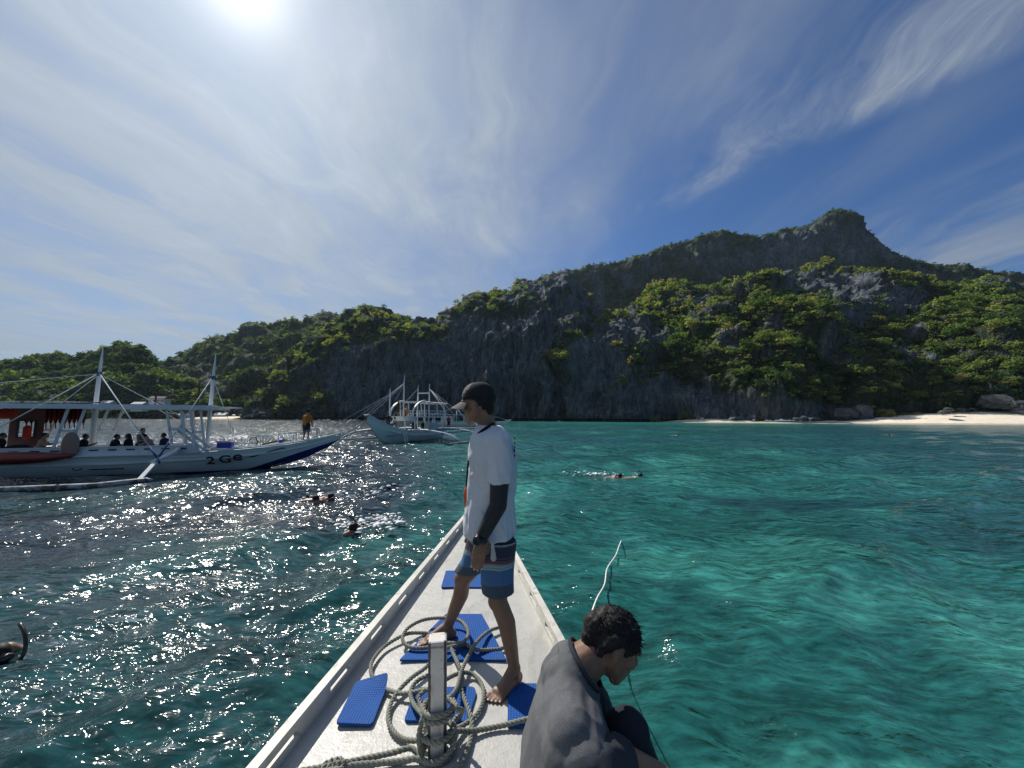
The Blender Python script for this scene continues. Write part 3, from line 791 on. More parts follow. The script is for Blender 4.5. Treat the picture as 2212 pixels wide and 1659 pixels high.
# ================================================================== THE BOAT WE STAND ON
DZ = 1.14                                             # deck height above the water
def white_deck_material():
    m, N, b = principled('deck_paint', None, 0.36)
    t = N.n('ShaderNodeTexCoord').outputs['Object']
    n1 = N.noise(t, 2.2, 6, 0.62, 0.3); n2 = N.noise(t, 42.0, 4, 0.65); n3 = N.noise(t, 14.0, 5, 0.7, 0.6); n4 = N.noise(N.mapping(t, rot=(0, 0, .4), scale=(1, .15, 1)), 22.0, 4, .7, .8)
    c = N.mix(N.ramp(n1, [(0.3, 0.0), (0.7, 1.0)]), (0.38, 0.38, 0.355), (0.50, 0.50, 0.475))
    c = N.mix(N.ramp(n3, [(0.60, 0.0), (0.72, 0.55)]), c, (0.36, 0.36, 0.33))
    c = N.mix(N.ramp(n2, [(0.66, 0.0), (0.74, 0.5)]), c, (0.20, 0.20, 0.19))
    c = N.mix(N.ramp(n4, [(0.66, 0.0), (0.76, 0.35)]), c, (0.30, 0.30, 0.28))
    n5 = N.noise(N.mapping(t, rot=(0, 0, 1.1), scale=(1, .3, 1)), 3.5, 6, .7, 1.2)
    c = N.mix(N.ramp(n5, [(0.54, 0.0), (0.66, 0.42)]), c, (0.24, 0.235, 0.21))
    c = N.mix(N.ramp(N.noise(t, 7.0, 6, .75, 1.5), [(0.62, 0.0), (0.70, 0.5)]), c, (0.20, 0.185, 0.16))
    N.link(c, b.inputs['Base Color'])
    N.link(N.ramp(n3, [(0.3, 0.28), (0.7, 0.55)]), b.inputs['Roughness'])
    bn = bump(N, b, N.math('ADD', N.noise(t, 26.0, 5, 0.6, 0.5), N.math('MULTIPLY', N.noise(t, 90.0, 3, 0.6), 0.5)), 0.55, 0.006)
    return m
DECK = white_deck_material()
RAILW = painted('rail_paint', (0.56, 0.55, 0.50), 0.5, 0.15, 5.0, 0.5, dirt=(0.27, 0.20, 0.14), dirt_amt=0.75)
HULLW = painted('hull_paint', (0.66, 0.68, 0.66), 0.4, 0.08, 2.0, 0.15)

zr = DZ + 0.10
Lp0, Lp1 = atZ(539, 1659, zr), atZ(1003, 1113, zr)
Rp0, Rp1 = atZ(1369, 1659, zr), atZ(1103, 1174, zr)
lm = (Lp1[0] - Lp0[0]) / (Lp1[1] - Lp0[1]); rm = (Rp1[0] - Rp0[0]) / (Rp1[1] - Rp0[1])
TIPY = (Rp0[0] - Lp0[0] + lm * Lp0[1] - rm * Rp0[1]) / (lm - rm)
def ease(y):                                          # straight forward of y=1.2, easing to parallel sides aft
    return y if y > 1.2 else 1.2 - 1.1 * (1 - math.exp(-(1.2 - y) / 1.1))
def xl(y): return Lp0[0] + lm * (ease(y) - Lp0[1])
def xr(y): return Rp0[0] + rm * (ease(y) - Rp0[1])
YS = [-3.5, -2.5, -1.5, -0.8, -0.2, 0.4, 0.9, 1.3, 1.7, 2.2, 2.8, 3.5, 4.3, 5.1, TIPY - 0.35]
boat = empty('bangka_boat', (0, 0, 0))
tag(boat, 'white wooden bow deck of the boat in the foreground, low rails at its edges', 'boat')
mb = MB(); rings = []
for y in YS:
    a, b_ = xl(y) + 0.03, xr(y) - 0.03
    rings.append([Vector((a + (b_ - a) * t, y, DZ + 0.018 * math.sin(math.pi * t))) for t in np.linspace(0, 1, 13)])
mb.loft(rings, closed=False); dk = mb.build('deck', DECK, boat, smooth=True)
for p in dk.data.polygons:
    if p.normal.z < 0: dk.data.flip_normals(); break
mb = MB(); rings = []
for y in YS + [TIPY - 0.02]:
    a, b_ = xl(y), xr(y); c = (a + b_) / 2; h = max((b_ - a) / 2, 0.02)
    k = max(0.0, (y - (TIPY - 2.4)) / 2.4); low = -0.5 + 1.2 * k ** 1.6
    rings.append([Vector((c - h, y, DZ - 0.006)), Vector((c - h * .93, y, DZ * .62 + low * .2)), Vector((c - h * .62, y, 0.12 + max(low, -.1) * .8)), Vector((c, y, low)),
                  Vector((c + h * .62, y, 0.12 + max(low, -.1) * .8)), Vector((c + h * .93, y, DZ * .62 + low * .2)), Vector((c + h, y, DZ - 0.006))])
mb.loft(rings, closed=False); mb.build('hull', HULLW, boat, smooth=True)

def rail(side):
    fx = xl if side < 0 else xr
    mb = MB(); th = 0.034; s = -side
    def seg(y0, y1, z0, z1, w=th, out=0.0):
        x0, x1 = fx(y0) + s * w / 2 - s * out, fx(y1) + s * w / 2 - s * out
        mb.bar((x0, y0, (z0 + z1) / 2), (x1, y1, (z0 + z1) / 2), w, z1 - z0)
    y = -2.6; step = 0.46
    ys = [-3.4]
    while y < TIPY - 0.5:
        y0, y1 = y, min(y + step, TIPY - 0.36)
        seg(y0, y1, DZ - 0.004, DZ + 0.030)
        seg(y0, y1, DZ + 0.062, DZ + 0.098)
        seg(y0, y0 + (y1 - y0) * 0.27, DZ + 0.030, DZ + 0.062); seg(y1 - (y1 - y0) * 0.27, y1, DZ + 0.030, DZ + 0.062)
        seg(y0, y1, DZ + 0.098, DZ + 0.112, 0.046, 0.005)
        y = y1
    return mb.build('rail', RAILW, boat)
rail(-1); rail(1)
tipx = (xl(TIPY - .3) + xr(TIPY - .3)) / 2
MB().box((tipx, TIPY - 0.24, DZ + 0.05), (0.17, 0.30, 0.13), bev=0.02).build('bow_cap', RAILW, boat)

# mooring post
def post_material():
    m, N, b = principled('chipped_post_paint', None, 0.5)
    t = N.n('ShaderNodeTexCoord').outputs['Object']
    x, y, z = N.sep(t)
    n1 = N.noise(t, 30, 5, 0.7, 0.5); n2 = N.noise(t, 9, 5, 0.65)
    ex = N.math('ABSOLUTE', x); ey = N.math('ABSOLUTE', y)
    edge = N.math('MINIMUM', ex, ey)                                  # large only near a vertical arris
    e = N.math('ADD', edge, N.math('MULTIPLY', N.math('SUBTRACT', n1, 0.5), 0.012))
    wear = N.ramp(N.math('MULTIPLY', e, 20.0), [(0.52, 0.0), (0.58, 1.0)])
    topw = N.ramp(N.math('ADD', z, N.math('MULTIPLY', N.math('SUBTRACT', n1, 0.5), 0.02)), [(0.462, 0.0), (0.470, 0.8), (0.478, 0.0)])
    chips = N.ramp(n1, [(0.64, 0.0), (0.68, 0.9)])
    c = N.mix(N.ramp(n2, [(0.3, 0.0), (0.7, 1.0)]), (0.50, 0.48, 0.44), (0.64, 0.63, 0.59))
    c = N.mix(N.ramp(N.noise(N.mapping(t, scale=(1, 1, .25)), 26, 5, .7, .6), [(.55, 0.), (.68, .6)]), c, (0.30, 0.26, 0.21))
    c = N.mix(N.math('MAXIMUM', N.math('MAXIMUM', wear, chips), topw), c, (0.05, 0.045, 0.045))
    N.link(c, b.inputs['Base Color']); bump(N, b, n1, 0.4, 0.004)
    return m
pb = atZ(945, 1634, DZ)
post = MB().box((0, 0, 0.245), (0.078, 0.078, 0.49), bev=0.008).build('mooring_post', post_material(), boat)
post.location = (pb[0], pb[1], DZ + 0.01); post.rotation_euler = (R(2), R(-1.0), R(8))

# ------------------------------------------------------------------ foam mats
def mat_material():
    m, N, b = principled('blue_foam', None, 0.75)
    t = N.n('ShaderNodeTexCoord').outputs['Object']
    vor = N.n('ShaderNodeTexVoronoi'); vor.feature = 'F1'; vor.inputs['Scale'].default_value = 75; vor.inputs['Randomness'].default_value = 0.1
    N.link(N.mapping(t, scale=(1, 1, 0.05)), vor.inputs['Vector'])
    d = vor.outputs['Distance']
    n1 = N.noise(t, 8, 4, 0.6)
    c = N.mix(N.ramp(d, [(0.15, 0.0), (0.6, 1.0)]), (0.004, 0.095, 0.38), (0.002, 0.040, 0.20))
    c = N.mix(N.ramp(n1, [(0.35, 0.0), (0.7, 0.35)]), c, (0.006, 0.09, 0.32))
    b.inputs['Specular IOR Level'].default_value = 0.25
    c = N.mix(N.ramp(N.noise(t, 5.5, 6, .7, .8), [(.52, 0.), (.66, .55)]), c, (0.03, 0.075, 0.17))
    c = N.mix(N.ramp(N.noise(t, 38, 4, .7), [(.66, 0.), (.72, .5)]), c, (0.22, 0.26, 0.32))
    N.link(c, b.inputs['Base Color']); bn = bump(N, b, d, 0.9, 0.004); bn.invert = True
    return m
MAT = mat_material()
def c5(x, y): return 708.5 + x * 0.2813, 1192.3 + y * 0.2813      # enlarged detail -> full frame
def foam_mat(poly, label, lift=None, rnd=0.02):
    P = [atZ(*c5(*q), DZ + 0.022) for q in poly]
    P = [Vector((p[0], p[1])) for p in P]; n = len(P); out = []
    for i in range(n):
        a, b_, c = P[i - 1], P[i], P[(i + 1) % n]
        d0 = (a - b_).normalized() * rnd; d1 = (c - b_).normalized() * rnd
        for t in (0, .25, .5, .75, 1):
            out.append(b_ + d0 * (1 - t) ** 2 + d1 * t ** 2)
    # triangulated sheet so that a corner can lift
    c0 = sum(out, Vector((0, 0))) / len(out)
    K = 7; V = []; F = []; m = len(out)
    def zz(p):
        h = DZ + 0.019
        if lift:
            lp = atZ(*c5(*lift[0]), DZ); d = (Vector((lp[0], lp[1])) - p).length
            h += lift[1] * max(0, 1 - d / 0.22) ** 2
        return h
    for top in (0.012, 0.0):
        for k in range(K + 1):
            for p in out:
                q = c0 + (p - c0) * (k / K if k else 0.001); V.append((q.x, q.y, zz(q) + top))
    S = (K + 1) * m
    for k in range(K):
        for i in range(m):
            j = (i + 1) % m
            F.append((k * m + i, (k + 1) * m + i, (k + 1) * m + j, k * m + j))
            F.append((S + k * m + j, S + (k + 1) * m + j, S + (k + 1) * m + i, S + k * m + i))
    for i in range(m):
        j = (i + 1) % m; F.append((K * m + i, S + K * m + i, S + K * m + j, K * m + j))
    cz = Vector((c0.x, c0.y, DZ))
    o = add('foam_mat', [Vector(v) - cz for v in V], F, MAT, None, False, cz)
    me = o.data; bm = bmesh.new(); bm.from_mesh(me); bmesh.ops.recalc_face_normals(bm, faces=bm.faces); bm.to_mesh(me); bm.free()
    tag(o, label, 'foam mat', 'blue foam mats stuck on the deck'); return o
foam_mat([(905, 150), (1160, 150), (1215, 277), (868, 277)], 'blue foam mat farthest up the deck, between the standing legs')
foam_mat([(905, 485), (1180, 485), (1372, 838), (548, 838)], 'large blue foam mat under the upper rope loops', rnd=0.006)
foam_mat([(215, 1010), (462, 992), (440, 1085), (338, 1337), (58, 1325)], 'blue foam mat by the left rail, one corner curling up', lift=((462, 992), 0.05))
foam_mat([(672, 1052), (1120, 1045), (1140, 1090), (1072, 1312), (583, 1307)], 'blue foam mat around the foot of the mooring post')
foam_mat([(1385, 1020), (1600, 1022), (1640, 1348), (1378, 1348)], 'blue foam mat beside the seated man, under the bare toes', rnd=0.006)

# ------------------------------------------------------------------ ropes
def rope_material(name, c0, c1):
    m, N, b = principled(name, None, 0.9)
    t = N.n('ShaderNodeTexCoord').outputs['Object']
    n1 = N.noise(t, 12, 5, 0.65); n2 = N.noise(t, 260, 3, 0.6)
    c = N.mix(N.ramp(n1, [(0.3, 0.0), (0.7, 1.0)]), c0, c1)
    c = N.mix(N.ramp(n2, [(0.4, 0.0), (0.7, 0.5)]), c, tuple(x * 1.5 for x in c1))
    N.link(c, b.inputs['Base Color']); bump(N, b, n2, 0.6, 0.002)
    return m
ROPE = rope_material('hemp_rope', (0.12, 0.13, 0.11), (0.25, 0.255, 0.215))
ROPEW = rope_material('white_rope', (0.62, 0.62, 0.58), (0.8, 0.8, 0.77))
def catmull(P, step):
    P = [Vector(p) for p in P]; Q = [P[0] * 2 - P[1]] + P + [P[-1] * 2 - P[-2]]; out = []
    for i in range(1, len(Q) - 2):
        a, b_, c, d = Q[i - 1], Q[i], Q[i + 1], Q[i + 2]; n = max(2, int((c - b_).length / step))
        for k in range(n):
            t = k / n
            out.append(0.5 * ((2 * b_) + (c - a) * t + (2 * a - 5 * b_ + 4 * c - d) * t * t + (3 * b_ - a - 3 * c + d) * t ** 3))
    out.append(P[-1]); return out
def laid_rope(mb, P, r, step=0.009, lay=0.062, ns=3, sides=6):
    pts = catmull(P, step); L = 0.0; T = []; prev = None
    fr = []
    for i, p in enumerate(pts):
        t = (pts[min(i + 1, len(pts) - 1)] - pts[max(i - 1, 0)]).normalized()
        if prev is None: x = t.cross(Vector((0, 0, 1)) if abs(t.z) < .9 else Vector((1, 0, 0))).normalized()
        else: x = (prev - t * prev.dot(t)).normalized()
        prev = x
        if i: L += (p - pts[i - 1]).length
        fr.append((p, x, t.cross(x), L))
    for s in range(ns):
        q = []
        for p, x, y, l in fr:
            a = 2 * math.pi * (l / lay + s / ns); q.append(p + (x * math.cos(a) + y * math.sin(a)) * r * 0.52)
        mb.tube(q, r * 0.53, sides)
def dk_pts(L, h0=0.016):
    out = []
    for q in L:
        h = h0 + (q[2] if len(q) > 2 else 0.0)
        out.append(Vector(atZ(*c5(q[0], q[1]), DZ + 0.018 + h)))
    return out
rp_r = 0.0118
mb = MB()
pc = Vector((pb[0], pb[1], DZ))
def wrap(z, turns=1.0, a0=0.0, rad=0.066, dz=0.024):
    return [pc + Vector((math.cos(a0 + 2 * math.pi * turns * k / (14 * turns)) * rad, math.sin(a0 + 2 * math.pi * turns * k / (14 * turns)) * rad, z + dz * turns * k / (14 * turns))) for k in range(int(14 * turns) + 1)]
# loops lying on the deck, one after the other along the rope
laid_rope(mb, dk_pts([(760, 1400, .03), (740, 1440, .02), (600, 1442), (510, 1385), (465, 1290), (478, 1180), (540, 1070, .01), (640, 968, .02), (750, 888, .02), (850, 780, .03), (900, 745, .04), (960, 725, .03), (1060, 712, .01), (1130, 750, .02), (1250, 752), (1355, 732), (1420, 660), (1400, 590), (1330, 578, .01), (1230, 612, .02), (1140, 695, .045), (1080, 795, .03), (1022, 925, .035), (992, 1040, .05), (935, 1118, .07), (880, 1150, .09)]), rp_r)
laid_rope(mb, dk_pts([(745, 1062, .06), (700, 1110, .04), (712, 1180, .03), (760, 1240, .05)]), rp_r)
laid_rope(mb, dk_pts([(880, 700, .04), (1010, 700, .03), (1055, 680, .035), (1078, 610, .04), (1020, 532, .045), (900, 506, .05), (740, 520, .045), (620, 580, .04), (574, 650, .03), (590, 705, .02), (650, 735, .015), (760, 735, .015), (880, 712, .02)]), rp_r)
laid_rope(mb, dk_pts([(800, 640, .0), (740, 622, .012), (600, 632, .012), (440, 722), (345, 832), (330, 920), (365, 985), (410, 1035, -.004), (465, 1062), (560, 1086, .01), (640, 1080, .02), (720, 1062, .04), (790, 1045, .07)]), rp_r)
laid_rope(mb, dk_pts([(945, 742, .03), (1000, 862, .03), (1030, 960, .015), (1022, 1050, .02), (1062, 1165, .02), (1102, 1290, .01), (1102, 1400), (1070, 1520), (1020, 1622, .01), (960, 1690), (870, 1730)]), rp_r)
laid_rope(mb, dk_pts([(870, 1000, .10), (930, 965, .06), (1000, 936, .03), (1090, 930, .01), (1162, 985), (1196, 1075), (1182, 1180), (1120, 1272), (1020, 1342, .01), (930, 1385, .03), (880, 1400, .04)]), rp_r)
laid_rope(mb, dk_pts([(770, 945, .05), (700, 980, .03), (650, 1030, .02), (634, 1095, .02), (668, 1182, .03), (740, 1262, .05), (770, 1320, .06)]), rp_r)
laid_rope(mb, wrap(0.175, 1.7, 2.5) + [pc + Vector((0.085, -0.03, 0.215)), pc + Vector((0.10, 0.03, 0.16)), pc + Vector((0.06, 0.06, 0.10))], rp_r)
laid_rope(mb, wrap(0.095, 1.0, 0.5, 0.068, 0.02), rp_r)
laid_rope(mb, wrap(0.022, 1.2, 1.0, 0.072, 0.014), rp_r)
laid_rope(mb, [pc + Vector((-0.066, -0.02, 0.165)), pc + Vector((-0.075, -0.035, 0.11)), pc + Vector((-0.07, -0.03, 0.06)), pc + Vector((-0.04, -0.065, 0.03)), pc + Vector((0.03, -0.07, 0.045)), pc + Vector((0.075, -0.04, 0.08)), pc + Vector((0.07, 0.02, 0.11))], rp_r)
laid_rope(mb, [pc + Vector((0.07, -0.02, 0.085))] + dk_pts([(990, 1378, .03), (1100, 1374, .01), (1200, 1360), (1350, 1330), (1500, 1292, .012), (1640, 1260, .012)]), rp_r)
laid_rope(mb, [pc + Vector((-0.06, -0.045, 0.03))] + dk_pts([(640, 1508, .01), (520, 1535, .01), (400, 1562), (200, 1605), (0, 1645), (-260, 1690)]), rp_r)
laid_rope(mb, [pc + Vector((0.0, -0.07, 0.02))] + dk_pts([(690, 1588, .005), (560, 1604), (400, 1620), (250, 1632, .005), (120, 1650, .01), (-80, 1700)]), rp_r)
for k in range(7):                                              # the knot where the two tails meet
    a = k * 2.1; cpt = dk_pts([(90 - 14 * k, 1642 + 3 * k, .012)])[0]
    laid_rope(mb, [cpt + Vector((math.cos(a + t) * 0.022, math.sin(a + t) * 0.03, 0.012 * math.cos(t * 2))) for t in (0, 1.3, 2.6, 3.9, 5.2)], rp_r)
o = mb.build('mooring_rope', ROPE, None, smooth=True); tag(o, 'thick grey rope coiled in loops on the white deck and wound round the post', 'rope')
mb = MB()
hnd = Vector((0.50, 1.24, 1.40))
wpt = atZ(1345, 1163, -0.05)
laid_rope(mb, [hnd, Vector(atD(1302, 1528, 1.36)), Vector(atD(1294, 1468, 1.60)), Vector(atD(1284, 1400, 2.5)), Vector(atZ(1276, 1330, .40))], 0.0055, 0.02, 0.03)
laid_rope(mb, [Vector(atZ(1276, 1330, .40)), Vector(atZ(1290, 1292, .22)), Vector(atZ(1306, 1262, .17)), Vector(atZ(1312, 1228, .16)), Vector(atZ(1330, 1200, .14)), Vector(atZ(1338, 1178, .12)), Vector(wpt)], 0.012, 0.02, 0.05)
o = mb.build('white_line', ROPEW, None, smooth=True); tag(o, 'thin white line running from the seated man out into the water', 'rope')

# ================================================================== PEOPLE
def skin_material(name, c):
    m, N, b = principled(name, None, 0.5)
    b.inputs['Subsurface Weight'].default_value = 0.0
    t = N.n('ShaderNodeTexCoord').outputs['Object']
    n1 = N.noise(t, 14, 4, 0.6); n2 = N.noise(t, 120, 3, 0.6)
    N.link(N.mix(N.ramp(n1, [(0.3, 0.0), (0.7, 1.0)]), tuple(x * 0.85 for x in c), tuple(x * 1.15 for x in c)), b.inputs['Base Color'])
    bump(N, b, n2, 0.25, 0.003); return m
def cloth(name, c, var=0.1, weave=350, mottle=0.0, rough=0.9, c2=None):
    m, N, b = principled(name, None, rough)
    b.inputs['Specular IOR Level'].default_value = 0.2
    t = N.n('ShaderNodeTexCoord').outputs['Object']
    n1 = N.noise(t, 9, 4, 0.6); n2 = N.noise(t, weave, 2, 0.6)
    cc = N.mix(N.ramp(n1, [(0.3, 0.0), (0.7, 1.0)]), tuple(x * (1 - var) for x in c), tuple(x * (1 + var) for x in c))
    if mottle: cc = N.mix(N.ramp(n2, [(0.4, 0.0), (0.65, mottle)]), cc, c2 or tuple(x * 2.2 for x in c))
    N.link(cc, b.inputs['Base Color']); bump(N, b, n2, 0.3, 0.002); return m
SKIN = skin_material('brown_skin', (0.19, 0.105, 0.068))
SKIN2 = skin_material('tan_skin', (0.34, 0.20, 0.14))
HAIR = cloth('black_hair', (0.012, 0.011, 0.012), 0.3, 160, 0.25, 0.62, (0.05, 0.045, 0.045))
NAIL = principled('finger_nail', (0.55, 0.42, 0.36), 0.35)[0]

def organic(name, mb, voxel, mat, parent=None, it=4, fac=0.5, loc=None, disp=None):
    """one continuous surface from overlapping shapes"""
    l = Vector(loc) if loc is not None else Vector((0, 0, 0))
    me = mesh_np('tmp', [Vector(v) - l for v in mb.V], mb.F)
    t = bpy.data.objects.new('tmp', me); COL.objects.link(t)
    md = t.modifiers.new('r', 'REMESH'); md.mode = 'VOXEL'; md.voxel_size = voxel; md.use_smooth_shade = True
    sm = t.modifiers.new('s', 'SMOOTH'); sm.factor = fac; sm.iterations = it
    dg = bpy.context.evaluated_depsgraph_get()
    m2 = bpy.data.meshes.new_from_object(t.evaluated_get(dg))
    bpy.data.objects.remove(t); bpy.data.meshes.remove(me)
    m2.name = name
    if disp is not None:
        n = len(m2.vertices); co = np.empty(n * 3, np.float32); no = np.empty(n * 3, np.float32)
        m2.vertices.foreach_get('co', co); m2.vertices.foreach_get('normal', no)
        co = co.reshape(-1, 3).astype(float); no = no.reshape(-1, 3)
        co2 = co + no * disp(co + np.array(l))[:, None]
        m2.vertices.foreach_set('co', co2.astype(np.float32).ravel()); m2.update()
    m2.polygons.foreach_set('use_smooth', np.ones(len(m2.polygons), bool))
    m2.materials.clear(); m2.materials.append(mat)
    o = bpy.data.objects.new(name, m2)
    if loc is not None: o.location = l
    return link(o, parent)
def child_of(o, parent):                             # keep a world-space mesh in place under a moved parent
    o.location = o.location - parent.location; o.parent = parent; return o
def ell(c, a, b_, n=20):
    return [c + a * math.cos(2 * math.pi * k / n) + b_ * math.sin(2 * math.pi * k / n) for k in range(n)]
def D3(px, py, d): return Vector(atD(px, py, d))
def frame(fwd, up):
    f = Vector(fwd).normalized(); r_ = f.cross(Vector(up)).normalized(); u = r_.cross(f)
    return f, r_, u, Matrix((r_, f, u)).transposed()
def head_shapes(mb, C, fwd, up, s=1.0):
    f, r_, u, M = frame(fwd, up)
    mb.ball(C + u * 0.018 * s - f * 0.008 * s, (0.074 * s, 0.095 * s, 0.092 * s), M, 16, 12)
    mb.ball(C + f * 0.030 * s - u * 0.030 * s, (0.062 * s, 0.062 * s, 0.080 * s), M, 14, 10)
    mb.cap(C + f * 0.062 * s - u * 0.078 * s, C + f * 0.064 * s - u * 0.100 * s, 0.036 * s, 0.026 * s)      # chin
    for k in (-1, 1):
        mb.cap(C - f * 0.01 * s + r_ * 0.055 * k * s - u * 0.045 * s, C + f * 0.055 * s + r_ * 0.02 * k * s - u * 0.093 * s, 0.026 * s, 0.020 * s)
        mb.ball(C + r_ * 0.077 * k * s - f * 0.012 * s - u * 0.012 * s, (0.010 * s, 0.019 * s, 0.031 * s), M)  # ear
        mb.ball(C + f * 0.066 * s + r_ * 0.038 * k * s - u * 0.022 * s, (0.026 * s, 0.022 * s, 0.018 * s), M)  # cheek
        mb.ball(C + f * 0.078 * s + r_ * 0.030 * k * s + u * 0.024 * s, (0.030 * s, 0.014 * s, 0.010 * s), M)  # brow
    mb.cap(C + f * 0.090 * s + u * 0.008 * s, C + f * 0.108 * s - u * 0.026 * s, 0.010 * s, 0.014 * s)        # nose
    mb.ball(C + f * 0.092 * s - u * 0.054 * s, (0.024 * s, 0.012 * s, 0.007 * s), M)
    mb.ball(C + f * 0.090 * s - u * 0.066 * s, (0.021 * s, 0.012 * s, 0.007 * s), M)
def eyes(C, fwd, up, parent, s=1.0):
    f, r_, u, M = frame(fwd, up)
    for k in (-1, 1):
        e = MB().ball(C + f * 0.080 * s + r_ * 0.031 * k * s + u * 0.004 * s, 0.0125 * s, None, 10, 8).build('eye', principled('eye_dark', (0.02, 0.015, 0.012), 0.15)[0], parent, True)
def foot_shapes(mb, heel, toe, ankle, side):
    d = (toe - heel); d.z = 0; L = d.length; d.normalize(); s = Vector((-d.y, d.x, 0)) * side
    z = heel.z
    h = Vector((heel.x, heel.y, z + 0.030))
    mb.cap(h + d * 0.02, h + d * 0.05, 0.032, 0.034)
    mb.cap(ankle, h + d * 0.05 + Vector((0, 0, 0.02)), 0.036, 0.036)
    mb.cap(ankle + Vector((0, 0, -0.01)) + d * 0.02, h + d * (L * 0.68) + Vector((0, 0, -0.006)), 0.033, 0.024, flat=1.0)
    mb.cap(h + d * 0.06 - s * 0.006, h + d * (L * 0.68) - s * 0.022 + Vector((0, 0, -0.008)), 0.030, 0.021)
    mb.cap(h + d * 0.06 + s * 0.006, h + d * (L * 0.70) + s * 0.024 + Vector((0, 0, -0.008)), 0.030, 0.021)
    toes = []
    for k, (o_, ln, r_) in enumerate(((0.036, 1.0, 0.0125), (0.016, 0.985, 0.0092), (-0.001, 0.955, 0.0088), (-0.017, 0.91, 0.0085), (-0.032, 0.86, 0.0082))):
        a = h + d * (L * 0.66) + s * o_ * 0.9 + Vector((0, 0, -0.012)); b_ = h + d * (L * ln - r_) + s * o_ * 1.12 + Vector((0, 0, -0.030 + r_ + 0.001))
        mb.cap(a, b_, 0.013, r_, 8); toes.append((b_, d, r_))
    return toes
def hand_shapes(mb, wrist, dirv, palm_n, side, L=0.185, curl=0.5):
    """dirv: along the fingers ; palm_n: the way the palm looks ; side: +1 thumb along dirv x palm_n"""
    d = Vector(dirv).normalized(); n = Vector(palm_n); n = (n - d * n.dot(d)).normalized(); s = d.cross(n) * side
    pl = L * 0.47
    for t_ in (-0.028, -0.010, 0.010, 0.028):
        mb.cap(wrist + s * t_ * 0.65 + d * 0.01, wrist + d * pl + s * t_, 0.017, 0.0135, 8)
    tips = []
    for t_, ln in ((0.030, 0.90), (0.010, 1.0), (-0.010, 0.94), (-0.029, 0.76)):
        a = wrist + d * pl + s * t_; l = L * 0.53 * ln
        d1 = (d + n * 0.25 * curl).normalized(); d2 = (d + n * 0.9 * curl).normalized(); d3 = (d + n * 1.8 * curl).normalized()
        p1 = a + d1 * l * 0.45; p2 = p1 + d2 * l * 0.30; p3 = p2 + d3 * l * 0.22
        mb.cap(a, p1, 0.0095, 0.0088, 8); mb.cap(p1, p2, 0.0088, 0.008, 8); mb.cap(p2, p3, 0.008, 0.0072, 8); tips.append((p3, -n))
    a = wrist + d * 0.025 + s * 0.024; p1 = a + (d * 0.7 + s * 0.55 + n * 0.3).normalized() * 0.045; p2 = p1 + (d * 0.95 + s * 0.15 + n * 0.3).normalized() * 0.035
    mb.cap(a, p1, 0.016, 0.012, 8); mb.cap(p1, p2, 0.012, 0.009, 8)
    return tips
def folds(seed, amp=0.006, sx=9, sz=22, diag=0.5):
    def f(P):
        a = fbm(P[:, 0] * sx + diag * P[:, 2] * 6, P[:, 1] * sx, P[:, 2] * sz * 0.35, oct=3, seed=seed)
        r_ = 1 - np.abs(fbm(P[:, 0] * sx * 0.7 - P[:, 2] * 5 * diag, P[:, 1] * sx * 0.7, P[:, 2] * 4.0, oct=2, seed=seed + 7)) * 1.6
        r2 = 1 - np.abs(fbm(P[:, 0] * 17 + P[:, 2] * 7 * diag, P[:, 1] * 17, P[:, 2] * 5.0, oct=2, seed=seed + 11)) * 2.2
        return amp * (0.6 * a + 0.8 * np.clip(r_, -0.5, 1) + 0.45 * np.clip(r2, -0.2, 1))
    return f

